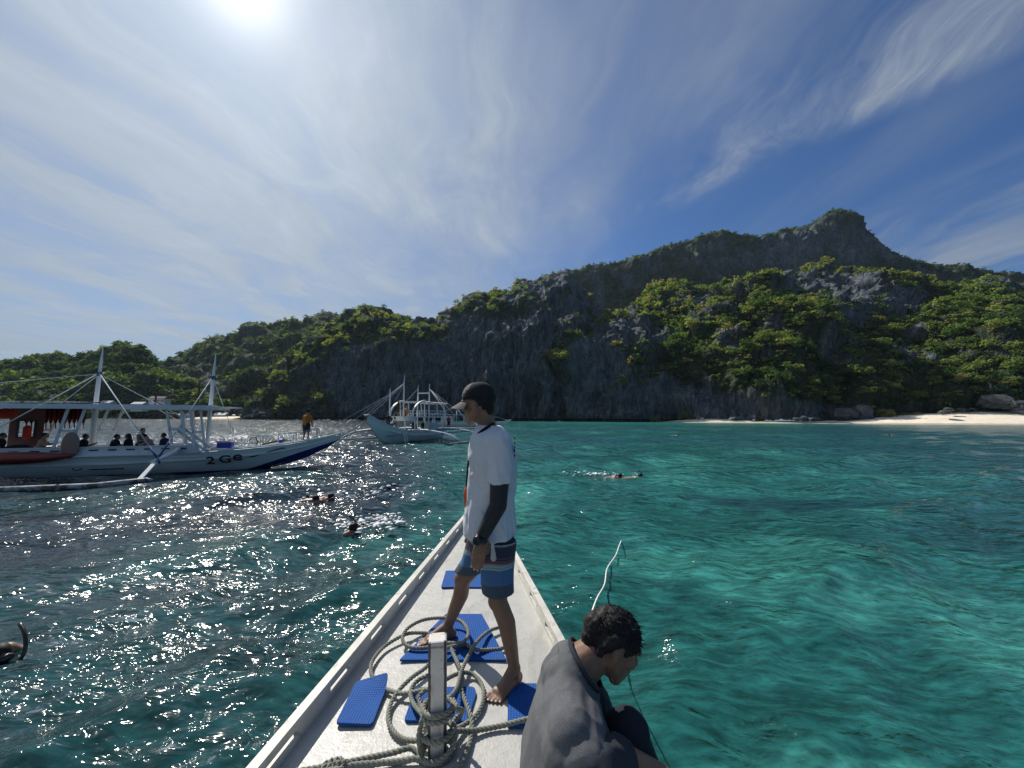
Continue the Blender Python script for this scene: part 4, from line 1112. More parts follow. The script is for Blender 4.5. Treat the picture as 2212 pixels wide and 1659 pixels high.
# ------------------------------------------------------------------ the standing crewman
def standing_man():
    dT = 2.28
    F = Vector((-1, 0.06, 0)).normalized(); LAT = Vector((0.06, 1, 0)).normalized()      # facing the open water; LAT points away from us
    heelL, toeL = Vector(atZ(1122, 1470, DZ + 0.012)), Vector(atZ(1056, 1526, DZ + 0.012))
    heelR, toeR = Vector(atZ(982, 1378, DZ + 0.02)), Vector(atZ(902, 1394, DZ + 0.02))
    dL = (toeL - heelL).normalized(); dR = (toeR - heelR).normalized()
    toeL = heelL + dL * 0.245; toeR = heelR + dR * 0.245
    ankL = heelL + dL * 0.045 + Vector((0, 0, 0.085)); ankR = heelR + dR * 0.045 + Vector((0, 0, 0.085))
    hipL, hipR = D3(1072, 1186, 2.20), D3(1050, 1184, 2.38)
    kneL, kneR = D3(1076, 1298, 2.13), D3(1000, 1250, 2.43)
    base = Vector((heelL.x, heelL.y, DZ))
    C = D3(1034, 872, dT); hf = Vector((-0.90, 0.42, -0.10)); hu = Vector((-0.10, 0.02, 1))
    neck = D3(1056, 934, dT)
    shL, elL, wrL = D3(1082, 966, 2.10), D3(1076, 1092, 2.07), D3(1041, 1160, 2.05)
    shR, elR, wrR = D3(1060, 962, 2.47), D3(1052, 1070, 2.50), D3(1030, 1120, 2.47)
    b = MB()
    head_shapes(b, C, hf, hu)
    b.cap(C + Vector((0.03, -0.01, -0.06)), neck, 0.052, 0.060)
    tor = [(932, 1058, .05, .10), (950, 1062, .085, .16), (990, 1064, .11, .175), (1050, 1064, .115, .165), (1110, 1061, .112, .155), (1160, 1062, .115, .16), (1195, 1062, .105, .155)]
    b.loft([ell(D3(cx, py, dT), F * bb, LAT * aa) for py, cx, bb, aa in tor])
    for sh, el, wr in ((shL, elL, wrL), (shR, elR, wrR)):
        b.cap(sh, el, 0.050, 0.040); b.cap(el, wr, 0.040, 0.027)
    tips = hand_shapes(b, wrL, (D3(1029, 1240, 2.03) - wrL), Vector((-0.35, 0.95, 0)), 1, 0.185, 0.35)
    hand_shapes(b, wrR, Vector((-0.3, -0.05, -1)), Vector((0, -1, 0)), -1)
    for hp, kn, an in ((hipL, kneL, ankL), (hipR, kneR, ankR)):
        b.cap(hp, kn, 0.078, 0.052); k2 = kn + (an - kn) * 0.32 - F * 0.018
        b.cap(kn, k2, 0.050, 0.050); b.cap(k2, an, 0.050, 0.031); b.ball(kn + F * 0.012, (0.046, 0.046, 0.052))
        for q in (-1, 1): b.ball(an + Vector((0, q * 0.026, 0.0)), 0.016)
    tl = foot_shapes(b, heelL, toeL, ankL, -1); tr = foot_shapes(b, heelR, toeR, ankR, 1)
    man = organic('person', b, 0.0064, SKIN, None, 2, 0.5, base)
    tag(man, 'barefoot man in white shirt and striped swim shorts standing on the bow deck', 'person')
    nb = MB()
    for p, d, r_ in tl + tr: nb.ball(p + d * r_ * 0.3 + Vector((0, 0, r_ * 0.75)), (r_ * .7, r_ * .7, 0.003))
    child_of(nb.build('toenails', NAIL, None, True), man)
    nb = MB()
    for p, n_ in tips: nb.ball(p + n_ * 0.0055, (0.0055, 0.004, 0.008))
    child_of(nb.build('fingernails', NAIL, None, True), man)
    # hair below the cap
    h = MB(); f, r_, u, M = frame(hf, hu)
    h.ball(C - f * 0.026 + u * 0.026, (0.078, 0.086, 0.084), M, 18, 12)
    h.cap(C - f * 0.062 + u * 0.0, C - f * 0.060 - u * 0.050, 0.044, 0.032)
    child_of(organic('hair', h, 0.006, HAIR, None, 2, 0.5, base, lambda P: 0.004 * fbm(P[:, 0] * 60, P[:, 1] * 60, P[:, 2] * 25, oct=2, seed=5)), man)
    # cap
    capd = cloth('cap_fabric', (0.020, 0.022, 0.027), 0.2, 300)
    cap_lit = cloth('cap_front_lit', (0.16, 0.145, 0.14), 0.12, 300)  # sunlit front rim painted in as a lighter copy of the cap fabric
    cm = MB(); N_ = 24; rings = []
    Cc = C + u * 0.034 - f * 0.006
    for i in range(9):
        th = math.pi / 2 * i / 8 if i < 8 else math.pi / 2 * 0.985
        ce = math.cos(th); se = math.sin(th)
        ring = []
        for k in range(N_):
            a = 2 * math.pi * k / N_
            sq = ce ** 0.75
            ring.append(Cc + r_ * 0.084 * sq * math.cos(a) + f * 0.107 * sq * math.sin(a) + u * (0.094 * se - (0.020 * (1 - math.sin(a)) * 0.5) * (1 - se)))
        rings.append(ring)
    cm.loft(rings); cap_o = cm.build('cap', capd, None, True)
    child_of(cap_o, man)
    cap_o.data.materials.append(cap_lit)
    for pl_ in cap_o.data.polygons:
        d_ = Vector(pl_.center) - Cc
        if d_.dot(f) > 0.012 and abs(d_.dot(r_)) < 0.055 + 0.02 * d_.dot(u) / 0.09: pl_.material_index = 1
    vm = MB(); rings = []
    for i in range(5):
        t = i / 4; ring = []
        for k in range(13):
            a = math.pi * (0.12 + 0.76 * k / 12)
            rad = 1.0 + 0.86 * t * max(0, math.sin(a)) ** 0.5
            ring.append(Cc + r_ * 0.086 * math.cos(a) * (1 + 0.10 * t) + f * (0.104 * math.sin(a) * rad) - u * (0.004 + 0.034 * t + 0.026 * math.cos(a) ** 2))
        rings.append(ring)
    V = [p for rg_ in rings for p in rg_]; low = [p - u * 0.005 for p in V]
    vm.loft(rings, closed=False); vm.loft([[q for q in low[i * 13:(i + 1) * 13]] for i in range(5)], closed=False)
    vm.loft([rings[-1], low[-13:]], closed=False)
    vo = vm.build('visor', cap_lit, None, True); vo.location = -man.location; vo.parent = cap_o; vo.location = (0, 0, 0)
    bt = MB().ball(Cc + u * 0.095, (0.010, 0.010, 0.006), M, 10, 6).build('cap_button', capd, None, True); child_of(bt, man); bt.parent = cap_o; bt.location = (0, 0, 0)
    # arm sleeve and watch
    sv = MB(); sv.cap(shL + Vector((0, 0, -0.10)), elL, 0.054, 0.048); sv.cap(elL, wrL + (elL - wrL) * 0.13, 0.048, 0.037)
    child_of(organic('arm_sleeve', sv, 0.005, cloth('black_sleeve', (0.022, 0.028, 0.031), 0.2, 400, rough=0.6), None, 2, 0.5, base, lambda P: 0.0045 * np.sin(P[:, 2] * 120 + 5 * fbm(P[:, 0] * 20, P[:, 1] * 20, P[:, 2] * 14, seed=3)) * smooth01(-P[:, 2], -2.02, -1.90)), man)
    wm = MB(); wd = (wrL - elL).normalized(); wc = wrL + wd * 0.012
    ax = wd.cross(Vector((0, -1, 0))).normalized(); ay = ax.cross(wd)
    wm.loft([ell(wc + wd * t, ax * rr_, ay * rr_) for t, rr_ in ((-0.014, .033), (-0.010, .036), (0.010, .036), (0.014, .033))])
    wt_o = wm.build('watch', principled('black_rubber', (0.012, 0.012, 0.014), 0.4)[0], None, True); child_of(wt_o, man)
    fm = MB(); fc = wc + Vector((-0.016, -0.030, 0)); nrm = Vector((-0.4, -0.9, 0.1)).normalized(); fx = nrm.cross(Vector((0, 0, 1))).normalized(); fz = fx.cross(nrm)
    fm.loft([ell(fc + nrm * t, fx * rr_, fz * rr_) for t, rr_ in ((-0.004, .024), (0.008, .025), (0.012, .021), (0.0125, .019))])
    fo = fm.build('watch_face', principled('watch_metal', (0.03, 0.035, 0.04), 0.25, Metallic=0.6)[0], None, True); fo.location = -man.location; fo.parent = wt_o; fo.location = (0, 0, 0)
    # shirt
    s = MB()
    rows = [(921, 1057, .070, .085), (930, 1059, .088, .125), (948, 1062, .115, .188), (985, 1064, .133, .200), (1040, 1064, .139, .190), (1090, 1060, .142, .182), (1130, 1059, .149, .187), (1150, 1059, .152, .190)]
    s.loft([ell(D3(cx, py, dT), F * bb, LAT * aa, 28) for py, cx, bb, aa in rows])
    for sh, el, sg in ((shL, elL, -1), (shR, elR, 1)):
        q = sh + (el - sh) * 0.60
        ax_ = Vector((1, 0, 0)); ay_ = Vector((0, 1, 0.0))
        s.loft([ell(sh + Vector((-0.03, -sg * 0.10, 0.075)), ax_ * .06, ay_ * .06), ell(sh + Vector((-0.018, -sg * 0.015, 0.045)), ax_ * .062, ay_ * .066), ell(sh + (el - sh) * 0.3, ax_ * .066, ay_ * .060), ell(q, ax_ * .062, ay_ * .064)])
    white = cloth('white_cotton', (0.56, 0.58, 0.63), 0.04, 300)
    sh_o = child_of(organic('shirt', s, 0.0065, white, None, 3, 0.5, base, folds(31, 0.012, 6, 14, 0.6)), man)
    pm = MB()
    for i, (py, w_) in enumerate(((945, 10), (955, 8), (964, 12), (973, 9), (983, 7))):
        p = D3(1113, py, dT - 0.03); pm.box(p + Vector((-0.003, 0, 0)), (0.006, 0.10, 0.012))
    po = pm.build('back_print', principled('black_print', (0.02, 0.02, 0.025), 0.8)[0], None); po.location = (0, 0, 0); po.parent = sh_o; po.location = -man.location
    # shorts, banded
    m, N, bs = principled('striped_shorts', None, 0.85)
    z = N.sep(N.n('ShaderNodeNewGeometry').outputs['Position'])[2]
    nz = N.noise(N.n('ShaderNodeTexCoord').outputs['Object'], 7, 3, 0.6)
    z0, z1 = D3(1070, 1280, 2.15).z, D3(1070, 1150, 2.15).z
    t = N.math('DIVIDE', N.math('SUBTRACT', N.math('ADD', z, N.math('MULTIPLY', N.math('SUBTRACT', nz, .5), .03)), z0), z1 - z0)
    navy, blue, teal, red, wht, hem = (0.018, 0.030, 0.060), (0.045, 0.125, 0.26), (0.15, 0.25, 0.28), (0.12, 0.05, 0.065), (0.30, 0.34, 0.37), (0.045, 0.070, 0.095)
    N.link(N.ramp(t, [(0.0, hem), (0.20, blue), (0.43, wht), (0.45, teal), (0.475, wht), (0.49, teal), (0.52, red), (0.575, navy), (0.60, red), (0.615, navy), (0.78, red), (0.80, wht), (0.82, navy)], 'CONSTANT'), bs.inputs['Base Color'])
    bump(N, bs, N.noise(N.n('ShaderNodeTexCoord').outputs['Object'], 300, 2, .6), .3, .002)
    q = MB()
    q.loft([ell(D3(1062, py, dT), F * bb, LAT * aa, 24) for py, bb, aa in ((1140, .128, .165), (1165, .135, .172), (1195, .128, .172), (1212, .10, .15))])
    for hp, kn, en in ((hipL, kneL, 0.84), (hipR, kneR, 0.74)):
        e_ = hp + (kn - hp) * en; ax_ = F; ay_ = LAT
        q.loft([ell(hp + Vector((0, 0, 0.05)), ax_ * .115, ay_ * .095, 20), ell(hp + (kn - hp) * .4, ax_ * .095, ay_ * .09, 20), ell(e_, ax_ * .084, ay_ * .086, 20)])
    child_of(organic('shorts', q, 0.0065, m, None, 3, 0.5, base, folds(47, 0.005, 8, 14, 0.2)), man)
    w = MB(); a = D3(1063, 1163, 2.05); w.cap(a, D3(1064, 1180, 2.045), 0.006, 0.011, flat=.5, axis=(0, 1, 0)); w.cap(D3(1064, 1180, 2.045), D3(1066, 1206, 2.035), 0.011, 0.017, flat=.45, axis=(0, 1, 0))
    child_of(organic('pocket_lining', w, 0.004, cloth('grey_mesh', (0.40, 0.40, 0.40)), None, 2, .5, base), man)
    # lanyard with an orange whistle pouch
    l = MB(); l.tube(catmull([D3(1066, 915, 2.24), D3(1048, 926, 2.16), D3(1028, 945, 2.17), D3(1016, 985, 2.22), D3(1010, 1030, 2.23), D3(1009, 1056, 2.22)], 0.02), 0.0085, 8)
    l.tube(catmull([D3(1066, 915, 2.30), D3(1042, 930, 2.38), D3(1022, 955, 2.34), D3(1013, 995, 2.27), D3(1010, 1030, 2.23)], 0.02), 0.0085, 8)
    lo = child_of(l.build('lanyard', cloth('black_strap', (0.010, 0.010, 0.012)), None, True), man)
    g = MB(); g.cap(D3(1008, 1056, 2.22), D3(1007, 1068, 2.22), 0.012, 0.016); g.cap(D3(1007, 1068, 2.22), D3(1006, 1094, 2.22), 0.015, 0.011)
    go = organic('whistle_pouch', g, 0.004, cloth('orange_nylon', (0.70, 0.11, 0.03)), None, 2, .5, base); go.parent = lo; go.location = base
    return man
standing_man()

# ------------------------------------------------------------------ the seated crewman
def seated_man():
    base = Vector((0.16, 1.17, DZ + 0.02))
    C = D3(1324, 1388, 1.24); hf = Vector((0.83, 0.10, -0.48)); hu = Vector((0.49, 0.06, 0.85))
    pel = Vector((0.17, 1.19, DZ + 0.12)); neck = D3(1256, 1440, 1.20)
    shR, shL = Vector((0.185, 1.015, 1.735)), Vector((0.20, 1.375, 1.745))
    elR, wrR = D3(1338, 1640, 1.06), D3(1422, 1672, 1.10)
    elL, wrL = Vector((0.34, 1.48, 1.50)), Vector((0.47, 1.32, 1.42))
    b = MB(); head_shapes(b, C, hf, hu, 0.88)
    f, r_, u, M = frame(hf, hu)
    b.cap(C - u * 0.055 - f * 0.035, neck + Vector((-0.02, 0, -0.01)), 0.055, 0.066)
    LAT = Vector((0, 1, 0))
    spine = [(pel, .12, .165, 0.0), (Vector((0.155, 1.19, 1.38)), .105, .15, 0.0), (Vector((0.152, 1.19, 1.52)), .105, .16, 0.1), (Vector((0.165, 1.19, 1.65)), .108, .17, 0.25), (Vector((0.19, 1.19, 1.745)), .085, .155, 0.5), (neck, .06, .075, 0.8)]
    b.loft([ell(c, Vector((math.cos(t), 0, -math.sin(t))) * bb, LAT * aa) for c, bb, aa, t in spine])
    b.cap(shR, elR, 0.052, 0.044); b.cap(elR, wrR, 0.043, 0.029)
    b.cap(shL, elL, 0.052, 0.042); b.cap(elL, wrL, 0.042, 0.028)
    hand_shapes(b, wrR, (wrR - elR) + Vector((0, 0, -0.03)), Vector((0, 0.3, -1)), 1)
    hand_shapes(b, wrL, Vector((0.3, -0.7, -0.2)), Vector((0.2, 0.3, -1)), -1, curl=1.0)
    for kn, hp, ft in ((D3(1352, 1592, 1.17), Vector((0.20, 1.10, DZ + 0.10)), Vector((0.47, 1.12, DZ + 0.012))), (Vector((0.37, 1.36, 1.47)), Vector((0.20, 1.28, DZ + 0.10)), Vector((0.43, 1.40, DZ + 0.012)))):
        b.cap(hp, kn, 0.085, 0.058); b.cap(kn, ft + Vector((-0.02, 0, 0.09)), 0.052, 0.032)
        foot_shapes(b, ft + Vector((-0.05, 0, 0)), ft + Vector((0.10, 0, 0)), ft + Vector((-0.02, 0, 0.085)), 1)
    man = organic('person', b, 0.0066, SKIN, None, 2, 0.5, base)
    tag(man, 'man in grey shirt sitting hunched at the deck edge, looking down at the water', 'person')
    h = MB()
    h.ball(C + u * 0.027 - f * 0.012, (0.071, 0.088, 0.079), M, 18, 14)
    h.cap(C - f * 0.070 + u * 0.02, C - f * 0.066 - u * 0.040, 0.046, 0.032)
    for k in (-1, 1): h.cap(C + r_ * k * 0.058 - f * 0.036 + u * .03, C + r_ * k * 0.050 - f * 0.056 - u * 0.025, 0.024, 0.016)
    hd = organic('hair', h, 0.0045, HAIR, None, 2, 0.5, base, lambda P: 0.004 * fbm(P[:, 0] * 55, P[:, 1] * 55, P[:, 2] * 55, oct=3, seed=15))
    child_of(hd, man)
    hs = MB(); rg = random.Random(4)
    for i in range(700):                                  # loose locks over the crown
        d = Vector((rg.gauss(0, 1), rg.gauss(0, 1), rg.gauss(0.5, 1))).normalized()
        loc = Vector((d.x * 0.070, d.y * 0.087, abs(d.z) * 0.078))
        p = C + u * 0.027 - f * 0.012 + M @ loc
        if (p - C).dot(f) > 0.085 and (p - C).dot(u) < 0.06: continue
        g = (M @ Vector((d.x * 0.5, 0.5 + d.y * 0.3, -0.25))) + Vector((rg.gauss(0, .35), rg.gauss(0, .35), rg.gauss(0, .25))); g.normalize()
        n_ = (M @ d).normalized(); g = (g - n_ * g.dot(n_) * 0.75).normalized()
        L = rg.uniform(0.012, 0.024)
        hs.tube([p - n_ * 0.004, p + g * L * 0.6 + n_ * 0.0015, p + g * L + n_ * 0.0005], [0.0018, 0.0014, 0.0004], 4, caps=False)
    lk = hs.build('hair_locks', HAIR, None, True); lk.location = (0, 0, 0); lk.parent = hd; lk.location = -man.location
    # grey shirt: body, then the darker sleeves
    grey = cloth('grey_melange', (0.088, 0.092, 0.100), 0.14, 420, 0.6, 0.95, (0.17, 0.175, 0.185))
    dark = cloth('dark_sleeve', (0.030, 0.036, 0.046), 0.15, 250, 0.4, 0.95, (0.06, 0.065, 0.08))
    s = MB()
    srows = [(Vector((0.175, 1.19, 1.22)), .140, .18, 0.0), (Vector((0.160, 1.19, 1.36)), .130, .175, 0.0), (Vector((0.156, 1.19, 1.50)), .134, .186, 0.08), (Vector((0.168, 1.19, 1.62)), .138, .205, 0.22), (Vector((0.186, 1.19, 1.715)), .126, .205, 0.42), (Vector((0.208, 1.19, 1.762)), .085, .145, 0.65), (neck + Vector((-0.012, 0, -0.016)), .086, .105, 0.85), (neck + Vector((0.006, 0, 0.000)), .074, .084, 0.9)]
    s.loft([ell(c, Vector((math.cos(t), 0, -math.sin(t))) * bb, LAT * aa, 28) for c, bb, aa, t in srows])
    for sh, el in ((shR, elR), (shL, elL)): s.cap(sh + (sh - el).normalized() * -0.03, sh + (el - sh) * 0.12, 0.070 if sh is shR else 0.080, 0.060 if sh is shR else 0.075)
    for q_, sh_ in ((1, shL), (-1, shR)): s.cap(neck + Vector((-0.045, q_ * 0.035, -0.035)), sh_ + Vector((-0.03, -q_ * 0.06, 0.045)), 0.058, 0.062); s.cap(neck + Vector((-0.07, q_ * 0.05, -0.05)), Vector((0.15, 1.19 + q_ * 0.12, 1.74)), 0.055, 0.07)
    s.ball(Vector((0.158, 1.265, 1.795)), 0.060); s.ball(Vector((0.165, 1.13, 1.785)), 0.055)
    s.cap(Vector((0.19, 1.24, 1.755)), shL + Vector((0, 0, 0.02)), 0.070, 0.074); s.cap(Vector((0.19, 1.14, 1.755)), shR + Vector((0, 0.02, 0.012)), 0.070, 0.062)
    so_ = child_of(organic('shirt', s, 0.0065, grey, None, 4, 0.5, base, folds(71, 0.0045, 8, 12, 0.6)), man)
    for sh, el, k in ((shR, elR, .92), (shL, elL, .9)):
        q = MB(); q.cap(sh + (el - sh) * 0.06, sh + (el - sh) * 0.5, 0.072, 0.066); q.cap(sh + (el - sh) * 0.5, sh + (el - sh) * k, 0.066, 0.060)
        child_of(organic('sleeve', q, 0.0065, dark, None, 3, 0.5, base, folds(83, 0.006, 10, 16, 0.8)), man)
    c = MB(); cn = neck + Vector((0.012, 0, 0.010)); t = 0.9
    c.tube([p for p in ell(cn, Vector((math.cos(t), 0, -math.sin(t))) * 0.074, LAT * 0.083, 24)] + [ell(cn, Vector((math.cos(t), 0, -math.sin(t))) * 0.074, LAT * 0.083, 24)[0]], 0.0065, 8)
    child_of(c.build('collar', dark, None, True), man)
    pants = cloth('dark_shorts', (0.018, 0.024, 0.034), 0.2, 260)
    q = MB()
    for kn, hp, sh_ in ((D3(1352, 1592, 1.17), Vector((0.20, 1.10, DZ + 0.10)), 1), (Vector((0.37, 1.36, 1.47)), Vector((0.20, 1.28, DZ + 0.10)), 1)):
        q.cap(hp, kn + (kn - hp).normalized() * 0.01, 0.100, 0.066); q.cap(kn, kn + Vector((0.05, 0, -0.12)), 0.064, 0.060)
    q.loft([ell(pel + Vector((0, 0, z_)), Vector((1, 0, 0)) * .135, LAT * .18, 20) for z_ in (-0.10, 0.0, 0.08)])
    child_of(organic('shorts', q, 0.008, pants, None, 3, .5, base, folds(91, 0.005, 9, 14, .4)), man)
    return man
seated_man()

# ================================================================== OTHER BOATS AND PEOPLE
BW = painted('boat_white', (0.60, 0.64, 0.66), 0.45, 0.07, 1.5, 0.2, dirt=(0.40, 0.40, 0.36), dirt_amt=0.5)
BGREEN = painted('boat_pale_green', (0.64, 0.77, 0.71), 0.4, 0.10, 1.2, 0.15, dirt=(0.34, 0.42, 0.40), dirt_amt=.6)
BBLUE = painted('boat_blue', (0.010, 0.030, 0.22), 0.4, 0.15, 1.5, 0.15)
BNAVY = painted('boat_navy', (0.012, 0.016, 0.045), 0.5, 0.2, 1.5, 0.15)
BAMBOO = painted('painted_bamboo', (0.26, 0.29, 0.31), 0.55, 0.25, 2.0, 0.3, dirt=(0.02, 0.024, 0.03), dirt_amt=0.95, dirt_lo=0.46)
LASH = cloth('blue_lashing', (0.03, 0.07, 0.20))
STAY = cloth('stay_rope', (0.42, 0.50, 0.56))
DARKR = painted('dark_interior', (0.05, 0.02, 0.02), 0.7, 0.2, 3)
REDC = painted('red_cabin', (0.075, 0.020, 0.019), 0.6, 0.15, 3)
ORNG = cloth('orange_buoy', (0.40, 0.035, 0.02))
JACK = cloth('life_jacket', (0.075, 0.008, 0.008), 0.35)
KAY = painted('kayak_red', (0.19, 0.03, 0.022), 0.35, 0.15, 1.5)
DKSLOT = principled('dark_slot', (0.010, 0.012, 0.018), 0.8)[0]
BROWNTXT = principled('brown_lettering', (0.035, 0.012, 0.010), 0.6)[0]
COOL = painted('cooler_blue', (0.015, 0.035, 0.30), 0.4, 0.1, 4); COOLW = painted('cooler_lid', (0.35, 0.42, 0.55), 0.4, 0.1, 4)

def hull_loft(mb, st, seg=5):
    """st: (x, half beam, gunwale z, keel z, fullness)"""
    rings = []
    for x, b_, g, k, fu in st:
        L = []
        for i in range(seg + 1):
            t = i / seg; L.append((b_ * (1 - t ** (1.0 + fu)), g + (k - g) * t ** (1.0 / (1 + 0.0))))
        left = [Vector((x, -y, z)) for y, z in L]; right = [Vector((x, y, z)) for y, z in L[-2::-1]]
        rings.append(left + right)
    mb.loft(rings, closed=False)
    return rings
def small_person(name, loc, rz, label, skin, top=None, bottom=None, hairc=True, pose='sit', lean=0.0, scale=1.0, head_down=0.0, arm='down', group=None, hair_long=False, hat=None):
    """a person of the middle distance, one continuous body with clothes as children ; +x is where they face"""
    b = MB(); V3 = Vector
    if pose == 'sit':
        hip = V3((0, 0, 0.10)); ch = V3((lean * 0.30, 0, 0.48)); nk = V3((lean * 0.42, 0, 0.58)); kn = [V3((0.40, s * 0.12, 0.22)) for s in (-1, 1)]; ft = [V3((0.48, s * 0.12, -0.20)) for s in (-1, 1)]
        hips = [V3((0, s * 0.10, 0.10)) for s in (-1, 1)]
    else:
        hip = V3((0, 0, 0.86)); ch = V3((lean * 0.25, 0, 1.24)); nk = V3((lean * 0.34, 0, 1.40)); kn = [V3((0.03, s * 0.11, 0.46)) for s in (-1, 1)]; ft = [V3((0.0, s * 0.12, 0.05)) for s in (-1, 1)]
        hips = [V3((0, s * 0.09, 0.86)) for s in (-1, 1)]
    hd = nk + V3((0.03 + head_down * 0.07, 0, 0.155 - head_down * 0.03))
    b.cap(hip, ch, 0.13, 0.14, flat=1.0); b.cap(ch + V3((0, -0.13, 0.04)), ch + V3((0, 0.13, 0.04)), 0.075, 0.075)
    b.cap(hip + V3((0, -.06, 0)), hip + V3((0, .06, 0)), 0.12, 0.12)
    b.cap(ch + V3((0, 0, 0.06)), hd, 0.062, 0.055)
    f, r_, u, M = frame((1, 0, -0.5 * head_down), (0, 0, 1))
    b.ball(hd + V3((0, 0, 0.02)), (0.076, 0.096, 0.112), M, 14, 10); b.ball(hd + f * 0.055 - u * 0.05, 0.05); b.ball(hd + f * 0.105 - u * 0.01, 0.016)
    for s in (-1, 1):
        b.ball(hd + r_ * s * 0.078 - u * .005, (0.012, 0.02, 0.03), M)
        sh = ch + V3((0, s * 0.185, 0.055))
        if arm == 'down': el = sh + V3((0.02, s * 0.06, -0.27)); wr = el + V3((0.10, -s * 0.02, -0.22))
        elif arm == 'front': el = sh + V3((0.14, s * 0.05, -0.20)); wr = el + V3((0.20, -s * 0.08, 0.08))
        else: el = sh + V3((0.10, s * 0.10, -0.22)); wr = el + V3((0.22, -s * 0.05, -0.02))
        b.cap(sh, el, 0.052, 0.042); b.cap(el, wr, 0.042, 0.032); b.cap(wr, wr + (wr - el).normalized() * 0.09, 0.036, 0.028, flat=.6)
    for h_, k_, t_ in zip(hips, kn, ft):
        b.cap(h_, k_, 0.085, 0.060); b.cap(k_, t_, 0.058, 0.040); b.cap(t_, t_ + V3((0.14, 0, -0.02)), 0.040, 0.030)
    o = organic(name, b, 0.022, skin, None, 3, 0.5)
    o.location = loc; o.rotation_euler = (0, 0, rz); o.scale = (scale,) * 3
    tag(o, label, 'person', group)
    if top is not None:
        s_ = MB(); s_.cap(hip + V3((0, 0, .02)), ch, 0.155, 0.160); s_.cap(ch + V3((0, -0.14, 0.045)), ch + V3((0, 0.14, 0.045)), 0.090, 0.090); s_.cap(ch + V3((0, 0, 0.06)), nk, 0.09, 0.075)
        for s in (-1, 1):
            sh = ch + V3((0, s * 0.185, 0.05)); el = sh + (V3((0.02, s * 0.06, -0.27)) if arm == 'down' else V3((0.12, s * 0.06, -0.2))); s_.cap(sh, sh + (el - sh) * .6, 0.075, 0.068)
        organic('shirt', s_, 0.024, top, o, 3, 0.5)
    if bottom is not None:
        s_ = MB(); s_.cap(hip + V3((0, -.06, 0)), hip + V3((0, .06, 0)), 0.145, 0.145)
        for h_, k_ in zip(hips, kn): s_.cap(h_, h_ + (k_ - h_) * 0.85, 0.105, 0.090)
        organic('shorts', s_, 0.024, bottom, o, 3, 0.5)
    if hairc:
        h = MB(); h.ball(hd - f * 0.022 + u * 0.035, (0.085, 0.098, 0.108), M, 14, 10)
        if hair_long: h.cap(hd - f * 0.06, hd - f * 0.11 - u * 0.22, 0.075, 0.055)
        organic('hair', h, 0.02, HAIR, o, 2, 0.5)
    if hat is not None:
        h = MB(); h.ball(hd + u * 0.05 - f * .01, (0.094, 0.11, 0.10), M, 14, 10); h.cap(hd + f * 0.09 + u * 0.045, hd + f * 0.15 + u * 0.035, 0.05, 0.045, flat=.25)
        organic('cap', h, 0.02, hat, o, 2, 0.5)
    return o
C_BLACK = cloth('black_cloth', (0.015, 0.016, 0.02)); C_MUST = cloth('mustard_cloth', (0.36, 0.15, 0.035)); C_NAVY = cloth('navy_cloth', (0.02, 0.03, 0.06)); C_WHITE = cloth('white_cloth', (0.55, 0.56, 0.58)); C_RED = cloth('red_cloth', (0.35, 0.04, 0.04)); C_GREEN = cloth('olive_cloth', (0.05, 0.06, 0.03))

# ------------------------------------------------------------------ the long tour boat on the left
O1 = Vector((-12.2, 20.2, 0.0)); A1 = R(21)
U1 = Vector((math.cos(A1), math.sin(A1), 0)); N1 = Vector((-math.sin(A1), math.cos(A1), 0))
def b1(px, lat=0.0):
    """station along the boat for a measured column of the photograph"""
    s = (px - 1106) / FPX; o = O1 + N1 * lat
    return -((o.x - s * o.y) / (U1.x - s * U1.y)) * -1 if False else -(o.x - s * o.y) / (U1.x - s * U1.y)
boat1 = empty('tour_boat', O1, A1)
tag(boat1, 'long white outrigger tour boat with flat roof, blue bow bottom and big brown letters', 'boat')
ST = [(-17, .95, .80, -.35, .8), (-12, 1.0, .80, -.4, .8), (-6, 1.0, .82, -.4, .8), (-3, .92, .90, -.35, .7), (-1.5, .80, .98, -.22, .5), (-0.5, .66, 1.06, -.08, .4), (0.5, .50, 1.16, .12, .3), (1.5, .33, 1.32, .48, .2), (2.4, .18, 1.50, .95, .1), (3.0, .07, 1.66, 1.40, .05)]
mb = MB(); hull_loft(mb, ST, 6); hl = mb.build('hull', None, boat1, True)
m, N, bs = principled('tour_boat_hull', None, 0.4)
t = N.n('ShaderNodeTexCoord').outputs['Object']; x_, y_, z_ = N.sep(t); nz = N.noise(t, 1.2, 4, .6)
line = N.math('MULTIPLY_ADD', N.math('MAXIMUM', N.math('ADD', x_, 1.2), 0.0), 0.34, -0.05)
below = N.math('LESS_THAN', z_, line)
col = N.mix(N.ramp(nz, [(.3, 0.), (.7, 1.)]), (0.60, 0.68, 0.65), (0.70, 0.76, 0.73))
N.link(N.mix(below, col, (0.010, 0.018, 0.13)), bs.inputs['Base Color']); hl.data.materials.append(m)
# rubbing strakes and gunwale
for nm, zz, w_, h_, yo in (('gunwale', 0.05, 0.10, 0.07, 0.02), ('rubbing_strake', -0.32, 0.07, 0.09, 0.03)):
    for s in (-1, 1):
        mb = MB(); pts = []
        for x, b_, g, k, fu in ST: pts.append(Vector((x, s * (b_ * (1 if nm == 'gunwale' else 1 - ((-zz) / max(0.4, g - k)) ** (1 + fu)) + yo), g + zz * (1 if nm == 'gunwale' else min(1, (g - k) / 1.2)))))
        for a, b_ in zip(pts[:-1], pts[1:]): mb.bar(a, b_, w_, h_)
        mb.build(nm, BW, boat1)
fd = MB(); fd.loft([[Vector((x, -b_ * .96, g - .02)), Vector((x, b_ * .96, g - .02))] for x, b_, g, k, fu in ST if x >= -3], closed=False); fd.build('foredeck', BW, boat1)
